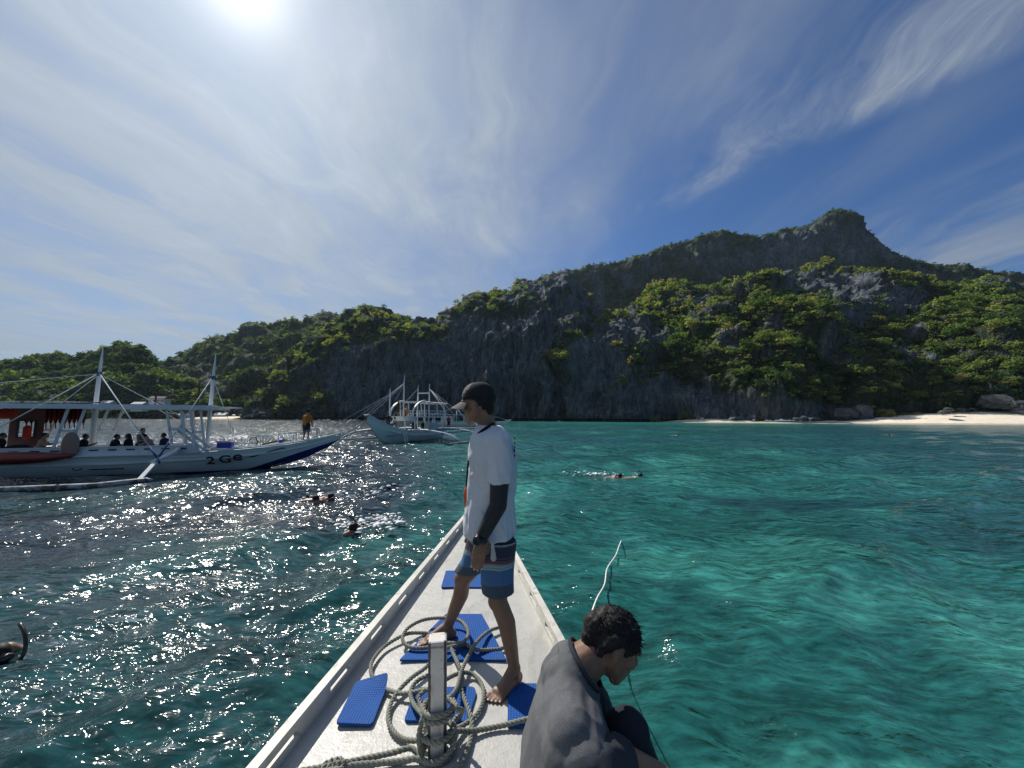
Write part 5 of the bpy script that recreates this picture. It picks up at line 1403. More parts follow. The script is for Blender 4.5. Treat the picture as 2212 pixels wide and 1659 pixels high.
# coaming with its row of dark slots
for s in (-1, 1):
    mb = MB(); mb.bar((-17, s * 1.02, 1.0), (-3.0, s * .98, 1.05), 0.05, 0.36); mb.bar((-17, s * 1.03, 1.19), (-3.0, s * .99, 1.24), 0.10, 0.04)
    co = mb.build('coaming', BW, boat1)
    for i in range(17):
        x = -3.6 - i * 0.62; MB().box((x, s * (1.012 + .028 - .003 * i * 0), 1.115 - 0.003 * i), (0.30, 0.012, 0.055)).build('slot', DKSLOT, co)
    mb = MB(); mb.bar((-17, s * 1.02, 0.82), (-4.4, s * 1.02, 0.86), 0.30, 0.05); mb.build('side_walk', BW, boat1)
fl = MB(); fl.box((-10, 0, 0.70), (14, 1.86, 0.04)); fl.build('cabin_floor', BW, boat1)
for s in (-1, 1):
    MB().box((-9.5, s * 0.68, 0.86), (12.0, 0.42, 0.28)).build('bench', BW, boat1)
bk = MB(); bk.put([(-3.0, -.95, .86), (-3.0, .95, .86), (-3.35, .95, 1.30), (-3.35, -.95, 1.30), (-3.06, -.95, .86), (-3.06, .95, .86), (-3.41, .95, 1.30), (-3.41, -.95, 1.30)], [(0, 1, 2, 3), (7, 6, 5, 4), (0, 3, 7, 4), (1, 5, 6, 2), (3, 2, 6, 7)]); bk.build('front_bulkhead', BW, boat1)
# roof
mb = MB(); mb.box((-9.7, 0, 3.02), (14.4, 2.7, 0.07), bev=0.02)
for s in (-1, 1): mb.bar((-16.9, s * 1.34, 2.94), (-2.5, s * 1.34, 3.00), 0.05, 0.20)
mb.bar((-2.52, -1.33, 3.0), (-2.52, 1.33, 3.0), 0.05, 0.16); mb.put([(-2.5, -1.3, 3.055), (-2.5, 1.3, 3.055), (-1.9, 1.0, 3.06), (-1.9, -1.0, 3.06), (-2.5, -1.3, 2.99), (-2.5, 1.3, 2.99), (-1.9, 1.0, 3.03), (-1.9, -1.0, 3.03)], [(0, 3, 2, 1), (4, 5, 6, 7), (2, 3, 7, 6), (0, 4, 7, 3), (1, 2, 6, 5)])
rf = mb.build('roof', BW, boat1)
mb = MB(); mb.tube([(-14, -1.0, 3.07), (-8, -1.0, 3.16), (-6.6, -1.0, 3.15)], 0.03, 6); mb.tube([(-14, -.8, 3.07), (-8, -.8, 3.18), (-6.6, -.8, 3.16)], 0.03, 6); mb.build('roof_pole', BAMBOO, boat1, True)
# slanted ladder frames holding the roof
def ladder_frame(xt, xb, w_, y, zt=2.93, zb=1.22):
    mb = MB()
    for k in (0, 1): mb.bar((xt + k * w_, y, zt), (xb + k * w_ * .95, y, zb), 0.085, 0.06, up=(0, 1, 0))
    for t in (0.42,): mb.bar((xt + (xb - xt) * (1 - t) - .02, y, zb + (zt - zb) * t), (xt + (xb - xt) * (1 - t) + w_, y, zb + (zt - zb) * t), 0.06, 0.12)
    for k in (0, 1): mb.bar((xt + k * w_ - .1, y, zt), (xt + k * w_ + .1, y, zt), .05, .12)
    mb.build('roof_frame', BW, boat1)
for y in (-1.05, ):
    ladder_frame(b1(150, y), b1(127, y), 0.55, y); ladder_frame(b1(361, y), b1(380, y), 0.55, y, zb=1.30); ladder_frame(b1(412, y), b1(429, y), 0.40, y, zb=1.10)
    ladder_frame(b1(-60, y), b1(-84, y), 0.55, y)
for y in (1.05, ):
    ladder_frame(b1(237, y), b1(211, y), 0.55, y); ladder_frame(b1(100, y), b1(74, y), 0.55, y); ladder_frame(b1(392, y), b1(406, y), 0.5, y)
# masts with blue lashings
for px, top in ((208, 5.75), (456, 5.75)):
    x = b1(px); mb = MB()
    mb.tube([(x - .02, 0, .75), (x, 0, 3.0), (x + .03, 0, 4.55), (x + .035, 0, 4.6), (x + .05, 0, top - .5), (x + .06, 0, top)], [.085, .085, .072, .062, .042, .010], 10); ms = mb.build('mast', BW, boat1, True)
    mb = MB(); [mb.tube([(x + .03, 0, z0), (x + .03, 0, z0 + .045)], .098, 10) for z0 in (4.42, 4.48, 4.54)]; mb.build('lashing', LASH, ms, True)
x1, x2 = b1(208), b1(456)
# red life jackets hung in a row, cabin partition, buoy
for i in range(13):
    x = b1(184, .75) - i * (b1(184, .75) - b1(62, .75)) / 12; mb = MB()
    mb.cap((x, .75, 2.84), (x + .02, .75, 2.50), .13, .15, flat=.5, axis=(1, 0, 0)); mb.cap((x + .02, .75, 2.5), (x + .02, .75, 2.32), .13, .09, flat=.5, axis=(1, 0, 0)); mb.bar((x + .05, .7, 2.35), (x + .07, .7, 2.0), .03)
    o = mb.build('life_jacket', JACK, None, True); o.location = O1; o.rotation_euler = (0, 0, A1); tag(o, ('first', 'second', 'third', 'fourth', 'fifth', 'sixth', 'seventh', 'eighth', 'ninth', 'tenth', 'eleventh', 'twelfth', 'last')[i] + ' dark red life jacket from the mast, hanging under the tour boat roof', 'life jacket', 'life jackets under the roof')
mb = MB(); xw = b1(45)
for z0, z1, xa, xb_ in ((1.2, 1.62, -.55, .55), (2.35, 2.95, -.55, .55)): mb.box((xw + (xa + xb_) / 2, 0.5, (z0 + z1) / 2), (xb_ - xa, .05, z1 - z0))
mb.box((xw - .40, .5, 1.98), (.30, .05, .74)); mb.box((xw + .42, .5, 1.98), (.26, .05, .74)); mb.build('cabin_partition', REDC, boat1)
mb = MB(); [mb.bar(a, b_, .06) for a, b_ in (((xw - .26, .46, 1.62), (xw + .30, .46, 1.62)), ((xw - .26, .46, 2.36), (xw + .30, .46, 2.36)), ((xw - .26, .46, 1.6), (xw - .26, .46, 2.38)), ((xw + .30, .46, 1.6), (xw + .30, .46, 2.38)))]; mb.build('window_frame', DKSLOT, boat1)
def on_boat1(o, label, cat, group=None):
    o.location = O1; o.rotation_euler = (0, 0, A1); return tag(o, label, cat, group)
xo = b1(17, -.6); on_boat1(MB().ball((xo, -.6, 2.66), (.36, .22, .22)).build('float_buoy', ORNG, None, True), 'big orange buoy under the roof at the left edge', 'buoy')
on_boat1(MB().cap((b1(67, .3), .3, 2.02), (b1(67, .3), .3, 1.66), .13, .13).build('life_vest', ORNG, None, True), 'bright orange vest hanging by the red cabin partition', 'vest')
# brown oval board hung on the side
xb_ = b1(163, -1.15); mb = MB(); mb.ball((xb_, -1.16, 1.34), (.30, .05, .56), None, 18, 12); on_boat1(mb.build('oval_board', painted('board_brown', (.22, .14, .11), .4, .1, 2), None, True), 'brown oval board hanging upright on the side of the tour boat', 'board')
# red kayak along the side
mb = MB(); xk = b1(172, -1.3)
mb.loft([ell(Vector((xk - t, -1.32, 0.86 + .06 * (1 - min(1, t / 1.0)))), Vector((0, rr_ * 1.15, 0)), Vector((0, 0, rr_ * .75)), 14) for t, rr_ in ((0, .02), (.12, .09), (.4, .19), (.9, .28), (1.6, .33), (2.8, .34), (3.6, .28), (4.3, .12), (4.5, .02))])
on_boat1(mb.build('kayak', KAY, None, True), 'red kayak lashed along the side of the tour boat', 'kayak')
# near outrigger: two booms, a long float, lashings, stays
def outrigger(parent, s, xs, reach, xf0, xf1, zf=0.02, rise=0.35, blue_end=True):
    for x in xs:
        mb = MB(); mb.tube(catmull([(x - .25, s * .2, 1.15), (x - .15, s * 1.0, 1.12), (x, s * 2.0, .98), (x + .05, s * (reach - 1.0), .80)], .25), .085, 8)
        mb.tube(catmull([(x - .32, s * .2, 1.05), (x - .25, s * 1.2, 1.02), (x - .1, s * (reach - 1.0), .74)], .25), .06, 8)
        bo = mb.build('outrigger_boom', BW, parent, True)
        mb = MB(); mb.bar((x + .06, s * (reach - 1.15), .84), (x - .02, s * reach, zf + .12), .15, .07); mb.build('boom_foot', BW, bo)
        mb = MB(); rg = random.Random(int(x * 10))
        for k in range(7):
            c = Vector((x + .04 + rg.uniform(-.08, .08), s * (reach - 1.05) + rg.uniform(-.1, .1), .80)); a = rg.uniform(0, 3)
            mb.tube([c + Vector((math.cos(a) * .1, math.sin(a) * .1, -.1)), c + Vector((0, s * -.02, .12)), c - Vector((math.cos(a) * .1, math.sin(a) * .1, .08))], .022, 6)
        mb.build('lashing', LASH, bo, True)
    mb = MB(); P = [(xf0, s * reach, zf)] + [(xf0 + (xf1 - xf0) * t, s * (reach + .02 * math.sin(9 * t)), zf + rise * max(0, t - .86) / .14) for t in (.2, .4, .6, .8, .86, .93, .985, 1.0)]
    mb.tube(P, [.115] * 7 + [.10, .02], 10); fo = mb.build('outrigger_float', BAMBOO, parent, True)
    if blue_end: mb = MB(); mb.tube([P[-2], Vector(P[-2]) + Vector((.05, 0, .03))], [.110, .09], 10); mb.build('float_tip', BBLUE, fo, True)
xn = b1(345, -3.4)
outrigger(boat1, -1, (b1(350, -3.4), b1(350, -3.4) - 6.2), 4.6, -15.0, b1(345, -4.6), 0.06, 0.14)
outrigger(boat1, 1, (-2.6, -8.8), 4.6, -15.0, 0.6, 0.06, 0.2)
mb = MB()
xo_ = b1(350, -3.4)
for a, b_, r_ in (((x1 + .03, -.05, 4.55), (xo_ + .05, -3.5, .9), .024), ((x1, -.05, 4.5), (xo_ - 6.1, -3.5, .9), .018), ((x1, .05, 4.5), (-8.8, 3.5, .9), .016), ((x1, .05, 4.5), (-2.6, 3.5, .9), .016), ((x2, -.05, 4.5), (xo_ + .1, -3.5, .95), .018), ((x2, .05, 4.5), (-2.6, 3.5, .9), .014), ((x1, 0, 4.5), (-16.5, 0, 3.0), .014), ((x1, 0, 4.45), (b1(170), -1.2, 3.0), .012)):
    mb.tube([a, b_], r_, 6)
mb.build('stays', STAY, boat1, True)
mb = MB(); c0 = Vector((xo_ + .05, -3.5, .9)); c1 = Vector((x1 + .03, -.05, 4.55)); mb.tube([c0 + (c1 - c0) * t for t in (0, .06, .12)], .04, 8); c1 = Vector((x2, -.05, 4.5)); c2 = Vector((xo_ + .1, -3.5, .95)); mb.tube([c2 + (c1 - c2) * t for t in (0, .1, .2)], .035, 8); mb.build('stay_wrap', LASH, boat1, True)
# gangway ladder folded at the bow, cooler, bow rail, anchor
mb = MB(); a, b_ = Vector((b1(383, -.9), -.9, 2.02)), Vector((b1(452, -1.0), -1.0, 0.98)); w_ = Vector((.30, 0, .22)) * .6
for k in (0, 1): mb.bar(a + w_ * k, b_ + w_ * k, .06, .10)
for i in range(8): q = a + (b_ - a) * (i + .5) / 8; mb.bar(q, q + w_, .05, .03)
on_boat1(mb.build('gangway_ladder', BW, None), 'white gangway ladder leaning at the front of the tour boat cabin', 'ladder')
mb = MB(); mb.box((b1(494, -.3), -.3, 1.17), (.62, .40, .26), bev=.03); e = mb.build('cooler', COOL, None); on_boat1(e, 'blue cooler box with pale lid on the tour boat foredeck', 'cooler')
MB().box((b1(494, -.3), -.3, 1.335), (.64, .42, .065), bev=.02).build('lid', COOLW, e)
mb = MB(); rp = []
for px, zt in ((537, 1.55), (575, 1.62), (610, 1.75), (642, 1.85), (670, 1.95), (690, 2.0)):
    x = min(b1(px), 2.7); g = np.interp(x, [q[0] for q in ST], [q[2] for q in ST]); bb = np.interp(x, [q[0] for q in ST], [q[1] for q in ST])
    for s in (-1, 1): mb.tube([(x, s * bb * .9, g), (x, s * bb * .9, g + .55)], .016, 6)
    rp.append((x, bb * .9, g + .55))
for s in (-1, 1): mb.tube([(p[0], s * p[1], p[2]) for p in rp], .014, 6)
mb.build('bow_rail', STAY, boat1, True)
mb = MB(); ax_ = b1(640, .1); mb.tube([(b1(570), .2, 1.15), (b1(600), .15, 1.30), (b1(620), .1, 1.33)], .05, 8); mb.tube(catmull([(b1(540), .3, 1.35), (b1(552), .3, 1.55), (b1(560), .25, 1.30), (b1(556), .2, 1.1)], .1), .03, 6); on_boat1(mb.build('anchor', principled('rusty_iron', (.06, .04, .035), .8)[0], None, True), 'dark iron anchor lying on the tour boat foredeck', 'anchor')
mb = MB(); mb.box((b1(612, -.2), -.2, 1.33), (.20, .16, .22), bev=.03); on_boat1(mb.build('bucket', COOL, None), 'small blue bucket on the tour boat foredeck', 'bucket')
# big brown lettering on the bow, dark wave stroke beside it
def text_mesh(txt, size, depth=0.006):
    cu = bpy.data.curves.new('t', 'FONT'); cu.body = txt; cu.size = size; cu.extrude = depth; cu.offset = size * 0.018; cu.space_character = 1.1
    t = bpy.data.objects.new('t', cu); COL.objects.link(t)
    me = bpy.data.meshes.new_from_object(t.evaluated_get(bpy.context.evaluated_depsgraph_get())); bpy.data.objects.remove(t); bpy.data.curves.remove(cu)
    return me
def letter(txt, px, z, size, sx=1.25):
    x = b1(px, -.8); bb = float(np.interp(x, [q[0] for q in ST], [q[1] for q in ST])); bb2 = float(np.interp(x + .6, [q[0] for q in ST], [q[1] for q in ST]))
    g = float(np.interp(x, [q[0] for q in ST], [q[2] for q in ST])); k_ = float(np.interp(x, [q[0] for q in ST], [q[3] for q in ST])); fu = float(np.interp(x, [q[0] for q in ST], [q[4] for q in ST]))
    me = text_mesh(txt, size); me.materials.append(BROWNTXT)
    tt = (g - (z + size * .35)) / (g - k_); y = -bb * (1 - tt ** (1 + fu))
    o = link(bpy.data.objects.new('letter', me), boat1); yaw = math.atan2(bb - bb2, .6)
    dz = 0.2; y2 = -bb * (1 - ((g - (z + size * .35 + dz)) / (g - k_)) ** (1 + fu)); tilt = math.atan2(y - y2, dz)
    o.location = (x, y - 0.055, z); o.rotation_euler = (R(90) + tilt, 0, yaw); o.scale = (sx, 1, 1)
letter('2', 456, 0.33, 0.56); letter('G', 482, 0.37, 0.56); letter('e', 511, 0.46, 0.66)
mb = MB(); pts = []
for px, z in ((548, .60), (556, .60), (563, .66), (570, .72), (577, .73), (584, .80), (590, .82), (596, .88), (603, .92), (612, .98), (622, .99)):
    x = b1(px, -.5); g, k_, bb, fu = [float(np.interp(x, [q[0] for q in ST], [q[j] for q in ST])) for j in (2, 3, 1, 4)]; tt = min(1, max(0, (g - z) / (g - k_))); pts.append((x, -bb * (1 - tt ** (1 + fu)) - .03, z))
mb.tube(pts, .026, 6); mb.build('painted_stroke', DKSLOT, boat1)
mb = MB()                                                     # small illegible lettering and mark along the side
for i in range(12): mb.box((b1(208 + i * 6.2, -1.08), -1.0 - .02, .27), (.06 + .03 * (i % 3), .012, .05))
mb.build('small_lettering', DKSLOT, boat1)
mb = MB(); mb.tube(catmull([(b1(170, -1.1), -1.06, .36), (b1(177, -1.1), -1.06, .26), (b1(186, -1.1), -1.06, .28), (b1(190, -1.1), -1.06, .36)], .05), .02, 6); mb.build('painted_mark', DKSLOT, boat1)

def p1(px, lat, z): x = b1(px, lat); v = O1 + U1 * x + N1 * lat; return (v.x, v.y, z)
small_person('person', p1(96, -.55, .98), A1 + R(10), 'bare-chested man sitting at the left of the tour boat, arms on the side', SKIN2, None, C_BLACK, lean=.3, arm='front')
small_person('person', p1(186, -.5, .92), A1 + R(30), 'dark-haired person in black seated behind the tour boat mast', SKIN, C_BLACK, C_BLACK, lean=.2, arm='front')
small_person('person', p1(254, -.55, .90), A1 + R(15), 'person in black top on the tour boat with a hand at the face', SKIN, C_BLACK, C_BLACK, lean=.2, arm='front')
small_person('person', p1(288, -.5, .92), A1 + R(180), 'long-haired person in black seated on the tour boat, seen from behind', SKIN, C_BLACK, C_BLACK, lean=.1, hair_long=True)
small_person('person', p1(312, -.2, 1.16), A1 + R(-20), 'tallest bare-chested passenger sitting up in the tour boat', SKIN2, None, C_NAVY, lean=.1, arm='reach')
small_person('person', p1(342, -.4, .93), A1 + R(185), 'bare-backed passenger bending forward on the tour boat', SKIN2, None, C_NAVY, lean=.75, arm='front', head_down=.8)
small_person('person', p1(368, -.3, .93), A1 + R(170), 'passenger in dark top nearest the front of the tour boat cabin', SKIN, C_NAVY, C_BLACK, lean=.3)
small_person('person', p1(8, -.3, .98), A1 + R(20), 'passenger in black at the left edge under the orange buoy', SKIN, C_BLACK, C_BLACK, lean=.2)
xm = b1(665); gm = float(np.interp(xm, [q[0] for q in ST], [q[2] for q in ST]))
v = O1 + U1 * xm
small_person('person', (v.x, v.y, gm - 0.02), A1 + R(60), 'man in mustard shirt and black shorts standing on the tour boat bow', SKIN, C_MUST, C_BLACK, pose='stand', lean=.18, head_down=.5, hat=C_BLACK, arm='down', scale=1.03)
mb = MB(); xg = b1(52, -.5); mb.cap((xg - .3, -.5, 1.12), (xg + .35, -.5, 1.10), .20, .18); mb.cap((xg - .1, -.55, 1.2), (xg + .2, -.5, 1.22), .16, .14); on_boat1(organic('bag', mb, .03, C_BLACK, None, 3), 'black bag lying on the bench at the left of the tour boat', 'bag')

# ------------------------------------------------------------------ the two-deck boat in the middle
O2 = Vector((-12.4, 37.6, 0)); H2 = R(-108.6)
boat2 = empty('banca_boat', O2, H2)
tag(boat2, 'two-deck white and pale green boat, high upturned bow towards us, four masts', 'boat')
S2 = [(-11.5, .5, 1.15, -.2, .8), (-10, 1.2, 1.1, -.4, .8), (-6, 1.35, 1.05, -.5, .8), (-3, 1.25, 1.12, -.4, .7), (-1.2, .98, 1.35, -.25, .5), (0, .72, 1.65, -.02, .35), (1.0, .50, 2.05, .62, .25), (1.9, .32, 2.45, 1.45, .15), (2.6, .20, 2.78, 2.25, .1)]
mb = MB(); hull_loft(mb, S2, 6); mb.build('hull', BGREEN, boat2, True)
for s in (-1, 1):
    mb = MB(); pts = [Vector((x, s * (b_ + .03), g + .03)) for x, b_, g, k, fu in S2]
    for a, b_ in zip(pts[:-1], pts[1:]): mb.bar(a, b_, .10, .10)
    mb.build('gunwale', BW, boat2)
    mb = MB(); pts = [Vector((x, s * (b_ * .93 + .04), g - .38)) for x, b_, g, k, fu in S2 if x < .5]
    for a, b_ in zip(pts[:-1], pts[1:]): mb.bar(a, b_, .08, .08)
    mb.build('rubbing_strake', BW, boat2)
mb = MB(); mb.loft([[Vector((x, -b_ * .95, g - .05)), Vector((x, b_ * .95, g - .05))] for x, b_, g, k, fu in S2], closed=False); mb.build('main_deck', BW, boat2)
mb = MB(); mb.box((2.62, 0, 2.74), (.14, .42, .16), bev=.02); mb.build('bow_cap', BW, boat2)
# upper deck floor with a curved front apron, arches, canopy
mb = MB(); F2 = 2.62
rings = []
for i in range(9):
    a = math.pi * (i / 8 - .5); rings.append([Vector((-3.3 + 1.1 * math.cos(a), 1.45 * math.sin(a), F2 + .06)), Vector((-3.5 + .75 * math.cos(a), 1.2 * math.sin(a), F2 - .42))])
mb.loft(rings, closed=False); mb.box((-6.6, 0, F2), (6.6, 2.9, .10)); mb.build('upper_deck', BW, boat2)
for s in (-1, 1):
    mb = MB(); P = [(-2.7 - 2.9 * (1 - math.cos(t)), s * 1.36, F2 + .05 + 1.75 * math.sin(t)) for t in np.linspace(0, 1.45, 12)]
    for a, b_ in zip(P[:-1], P[1:]): mb.bar(a, b_, .12, .16)
    mb.build('side_arch', BW, boat2)
    for x in (-4.6, -6.2, -8.0, -9.6):
        mb = MB(); mb.bar((x, s * 1.36, F2), (x + .25, s * 1.30, 4.25), .09); mb.build('canopy_post', BW, boat2)
    for x in (-3.4, -5.4, -7.4, -9.4):
        mb = MB(); mb.bar((x, s * 1.28, 1.0), (x + .1, s * 1.3, F2), .10); mb.build('deck_post', BW, boat2)
    mb = MB()
    for z in (F2 + .38, F2 + .72): mb.bar((-4.0, s * 1.40, z), (-9.8, s * 1.40, z), .05)
    for i in range(10): mb.bar((-4.1 - i * .62, s * 1.40, F2), (-4.1 - i * .62, s * 1.40, F2 + .72), .045)
    mb.build('upper_rail', BW, boat2)
mb = MB(); rings = [[Vector((x, 1.5 * math.sin(a), 4.22 + .16 * math.cos(a))) for a in np.linspace(-1.3, 1.3, 9)] for x in (-5.0, -7.5, -10.2)]
mb.loft(rings, closed=False); mb.loft([[p - Vector((0, 0, .07)) for p in r_] for r_ in rings], closed=False); mb.box((-5.0, 0, 4.24), (.05, 2.9, .22)); mb.box((-10.2, 0, 4.24), (.05, 2.9, .16)); mb.build('canopy', BW, boat2)
for x, y, z0, z1 in ((-4.5, -.95, 2.6, 7.2), (-2.6, -1.35, 2.6, 5.6), (-7.0, -.75, 1.1, 6.3), (-7.0, .75, 1.1, 6.4), (-9.0, 1.6, 1.1, 4.0)):
    mb = MB(); mb.tube([(x, y, z0), (x, y, z0 + (z1 - z0) * .75), (x, y, z1)], [.085, .075, .015], 8); mb.build('mast', BW, boat2, True)
mb = MB(); mb.bar((-7.0, -.75, 5.35), (-7.0, .75, 5.35), .12); mb.build('mast_crossbar', BW, boat2)
mb = MB()
for a, b_ in (((-4.5, -.95, 6.3), (-2.0, -7.0, 1.2)), ((-4.5, -.95, 6.2), (-4.0, -7.0, 1.1)), ((-2.6, -1.35, 5.0), (0, -7.0, 1.3)), ((-4.5, -.95, 6.2), (-8.5, -7.0, 1.0)), ((-7.0, -.75, 5.9), (-8.5, -7.0, 1.0)),
              ((-7.0, .75, 5.9), (-2.5, 7.0, 1.1)), ((-7.0, .75, 5.8), (-5, 7.0, 1.1)), ((-7.0, .75, 5.8), (-8.5, 7.0, 1.0)), ((-4.5, -.95, 6.3), (2.6, 0, 2.8))): mb.tube([a, b_], .02, 6)
mb.build('stays', STAY, boat2, True)
def outrigger2(s):
    for x in (-2.4, -8.5):
        mb = MB(); mb.tube(catmull([(x, s * .6, 1.2), (x, s * 3.0, 1.3), (x + .1, s * 5.6, .95), (x + .1, s * 7.0, .35)], .4), .09, 8); mb.build('outrigger_boom', BW, boat2, True)
    mb = MB(); mb.tube([(-12, s * 7.0, .08), (-5, s * 7.0, .08), (0, s * 7.0, .12), (1.2, s * 7.0, .4), (1.6, s * 7.0, .6)], [.12, .12, .12, .09, .03], 8); mb.build('outrigger_float', BAMBOO, boat2, True)
    mb = MB(); mb.tube([(-9, s * 5.2, 1.05), (-2, s * 5.2, 1.05)], .06, 8); mb.tube([(-9, s * 3.4, 1.25), (-2, s * 3.4, 1.25)], .06, 8); mb.build('outrigger_spar', BBLUE if s > 0 else BAMBOO, boat2, True)
outrigger2(-1); outrigger2(1)
def on_boat2(o, label, cat, group=None): o.location = O2; o.rotation_euler = (0, 0, H2); return tag(o, label, cat, group)
mb = MB()
for k in (0, .42): mb.bar((-1.3 - k, 1.22, 1.45), (-1.1 - k, 1.75, -.15), .05)
for i in range(6): t = (i + .5) / 6; mb.bar((-1.3 + .2 * t, 1.22 + .53 * t, 1.45 - 1.6 * t), (-1.72 + .2 * t, 1.22 + .53 * t, 1.45 - 1.6 * t), .04)
on_boat2(mb.build('boarding_ladder', BW, None), 'white boarding ladder hanging into the water from the two-deck boat', 'ladder')
mb = MB(); mb.box((-7.6, 1.0, 1.5), (1.3, .6, .9), bev=.04); on_boat2(mb.build('water_tank', painted('tank_blue', (.30, .38, .50), .5, .1, 2), None), 'pale blue box on the main deck of the two-deck boat', 'box')
mb = MB()                                                     # faint lettering on the bow
for i in range(9): mb.box((-.9 + i * .17 * .9, .92 - .045 * i + .02, .78), (.10, .02, .12), Matrix.Rotation(R(-17), 3, 'Z'))
mb.build('bow_lettering', principled('faded_letters', (.12, .24, .30), .6)[0], boat2)
def p2(x, y, z): v = Matrix.Rotation(H2, 3, 'Z') @ Vector((x, y, z)) + O2; return tuple(v)
small_person('person', p2(-1.2, -.45, 1.32), H2 + R(190), 'person in black standing at the bow of the two-deck boat', SKIN, C_BLACK, C_NAVY, pose='stand')
small_person('person', p2(-.9, .25, 1.75), H2 + R(100), 'person in white leaning at the bow rail of the two-deck boat', SKIN, C_WHITE, C_NAVY, lean=.6)
small_person('person', p2(-3.4, -.85, F2 + .06), H2 + R(150), 'crew member in olive standing on the upper deck of the two-deck boat', SKIN, C_GREEN, C_GREEN, pose='stand')
small_person('person', p2(-3.6, .1, F2 + .30), H2 + R(20), 'bare-chested passenger sitting on the upper deck of the two-deck boat', SKIN2, None, C_RED, lean=.5)
small_person('person', p2(-4.4, .5, 1.35), H2 + R(60), 'passenger with white cap under the upper deck of the two-deck boat', SKIN, C_BLACK, C_BLACK, hat=C_WHITE, lean=.3)
small_person('person', p2(-5.2, -.1, 1.35), H2 + R(60), 'passenger in dark clothes under the upper deck of the two-deck boat', SKIN, C_NAVY, C_BLACK, lean=.3)
small_person('person', p2(-6.0, .7, 1.35), H2 + R(20), 'passenger beside the pale blue box on the two-deck boat', SKIN, C_BLACK, C_RED, hat=C_WHITE, lean=.2)
small_person('person', p2(-9.6, 1.9, 1.2), H2 + R(60), 'person in dark red standing on the outrigger boom of the two-deck boat', SKIN, C_RED, C_BLACK, pose='stand')

# ------------------------------------------------------------------ the long low boat farther off
O3 = Vector((-8.5, 96, 0)); H3 = R(2)
boat3 = empty('ferry_boat', O3, H3); tag(boat3, 'long low white boat far off behind the standing man', 'boat')
S3 = [(-12, .9, 1.0, -.3, .8), (-6, 1.2, .95, -.4, .8), (0, 1.2, 1.0, -.4, .8), (4, .9, 1.2, -.2, .5), (6.5, .45, 1.6, .5, .2), (8.3, .08, 2.1, 1.8, .1)]
mb = MB(); hull_loft(mb, S3, 5); mb.build('hull', BGREEN, boat3, True)
mb = MB()
for s in (-1, 1):
    pts = [Vector((x, s * (b_ + .03), g + .04)) for x, b_, g, k, fu in S3]
    for a, b_ in zip(pts[:-1], pts[1:]): mb.bar(a, b_, .12, .12)
mb.build('gunwale', BW, boat3)
mb = MB(); mb.box((-5.5, 0, 3.25), (12.5, 2.8, .12)); mb.build('roof', BW, boat3)
for s in (-1, 1):
    for x in (-11, -8.5, -6, -3.5, -1, .4):
        mb = MB(); mb.bar((x, s * 1.2, 1.0), (x + .2, s * 1.25, 3.2), .13); mb.build('roof_post', BW, boat3)
    MB().box((-7.6, s * 1.22, 2.1), (2.6, .05, 1.5)).build('cabin_side', BW, boat3)
mb = MB(); mb.tube([(-5.2, 0, 1), (-5.2, 0, 4.6), (-5.2, 0, 5.4)], [.10, .08, .02], 8); mb.build('mast', BW, boat3, True)
mb = MB(); [mb.tube([(-5.2, 0, 5.0), q], .03, 6) for q in ((7.5, 0, 2.0), (-11.5, 0, 3.3), (-2, -5, 1.0))]; mb.build('stays', STAY, boat3, True)
for s in (-1, 1):
    mb = MB(); mb.tube([(-11, s * 5, .1), (2, s * 5, .1), (5, s * 5, .5)], [.12, .12, .03], 8); mb.build('outrigger_float', BAMBOO, boat3, True)
    for x in (-8, 0): mb = MB(); mb.tube([(x, 0, 1.1), (x, s * 3, 1.1), (x, s * 5, .2)], .09, 8); mb.build('outrigger_boom', BW, boat3, True)

# ------------------------------------------------------------------ swimmers
RUB = principled('snorkel_rubber', (0.012, 0.013, 0.016), 0.35)[0]
FOAM = principled('foam_white', (0.75, 0.78, 0.78), 0.6)[0]
def swimmer(px, py, rz, label, skin=SKIN2, body=True, snorkel=True, scale=1.0, zoff=0.0, top=None):
    p = atZ(px, py, 0.02); b = MB(); V3 = Vector
    b.ball(V3((0, 0, 0.06)), (0.10, 0.078, 0.105), None, 14, 10); b.cap(V3((-.06, 0, 0)), V3((-.2, 0, -.03)), .06, .075)
    if body:
        b.cap(V3((-.26, -.13, -.01)), V3((-.26, .13, -.01)), .085, .085); b.cap(V3((-.28, 0, -.02)), V3((-.75, 0, -.05)), .14, .12, flat=.6, axis=(0, 0, 1))
        for s in (-1, 1):
            b.cap(V3((-.75, s * .09, -.06)), V3((-1.15, s * .12, -.10)), .085, .06); b.cap(V3((-1.15, s * .12, -.10)), V3((-1.55, s * .12, -.06)), .055, .035)
            b.cap(V3((-.25, s * .2, -.03)), V3((.0, s * .36, -.12)), .05, .04); b.cap(V3((0, s * .36, -.12)), V3((.28, s * .26, -.12)), .04, .03)
    else:
        b.cap(V3((-.1, -.16, -.16)), V3((-.1, .16, -.16)), .09, .09); b.cap(V3((-.1, 0, -.1)), V3((-.1, 0, -.5)), .13, .12)
    o = organic('person', b, .02, skin, None, 3); o.location = (p[0], p[1], 0.02 + zoff); o.rotation_euler = (0, 0, rz); o.scale = (scale,) * 3
    tag(o, label, 'person')
    h = MB(); h.ball(V3((-.015, 0, .085)), (.108, .088, .098), None, 12, 10); organic('hair', h, .02, HAIR, o, 2)
    if snorkel:
        h = MB(); h.tube(catmull([(.10, .03, -.03), (.15, .09, .02), (.13, .12, .12), (.05, .13, .23), (-.06, .13, .30)], .03), .017, 8)
        h.build('snorkel', RUB, o, True)
        h = MB(); h.ball(V3((.085, 0, .055)), (.045, .075, .045)); h.build('mask', RUB, o, True)
    return o
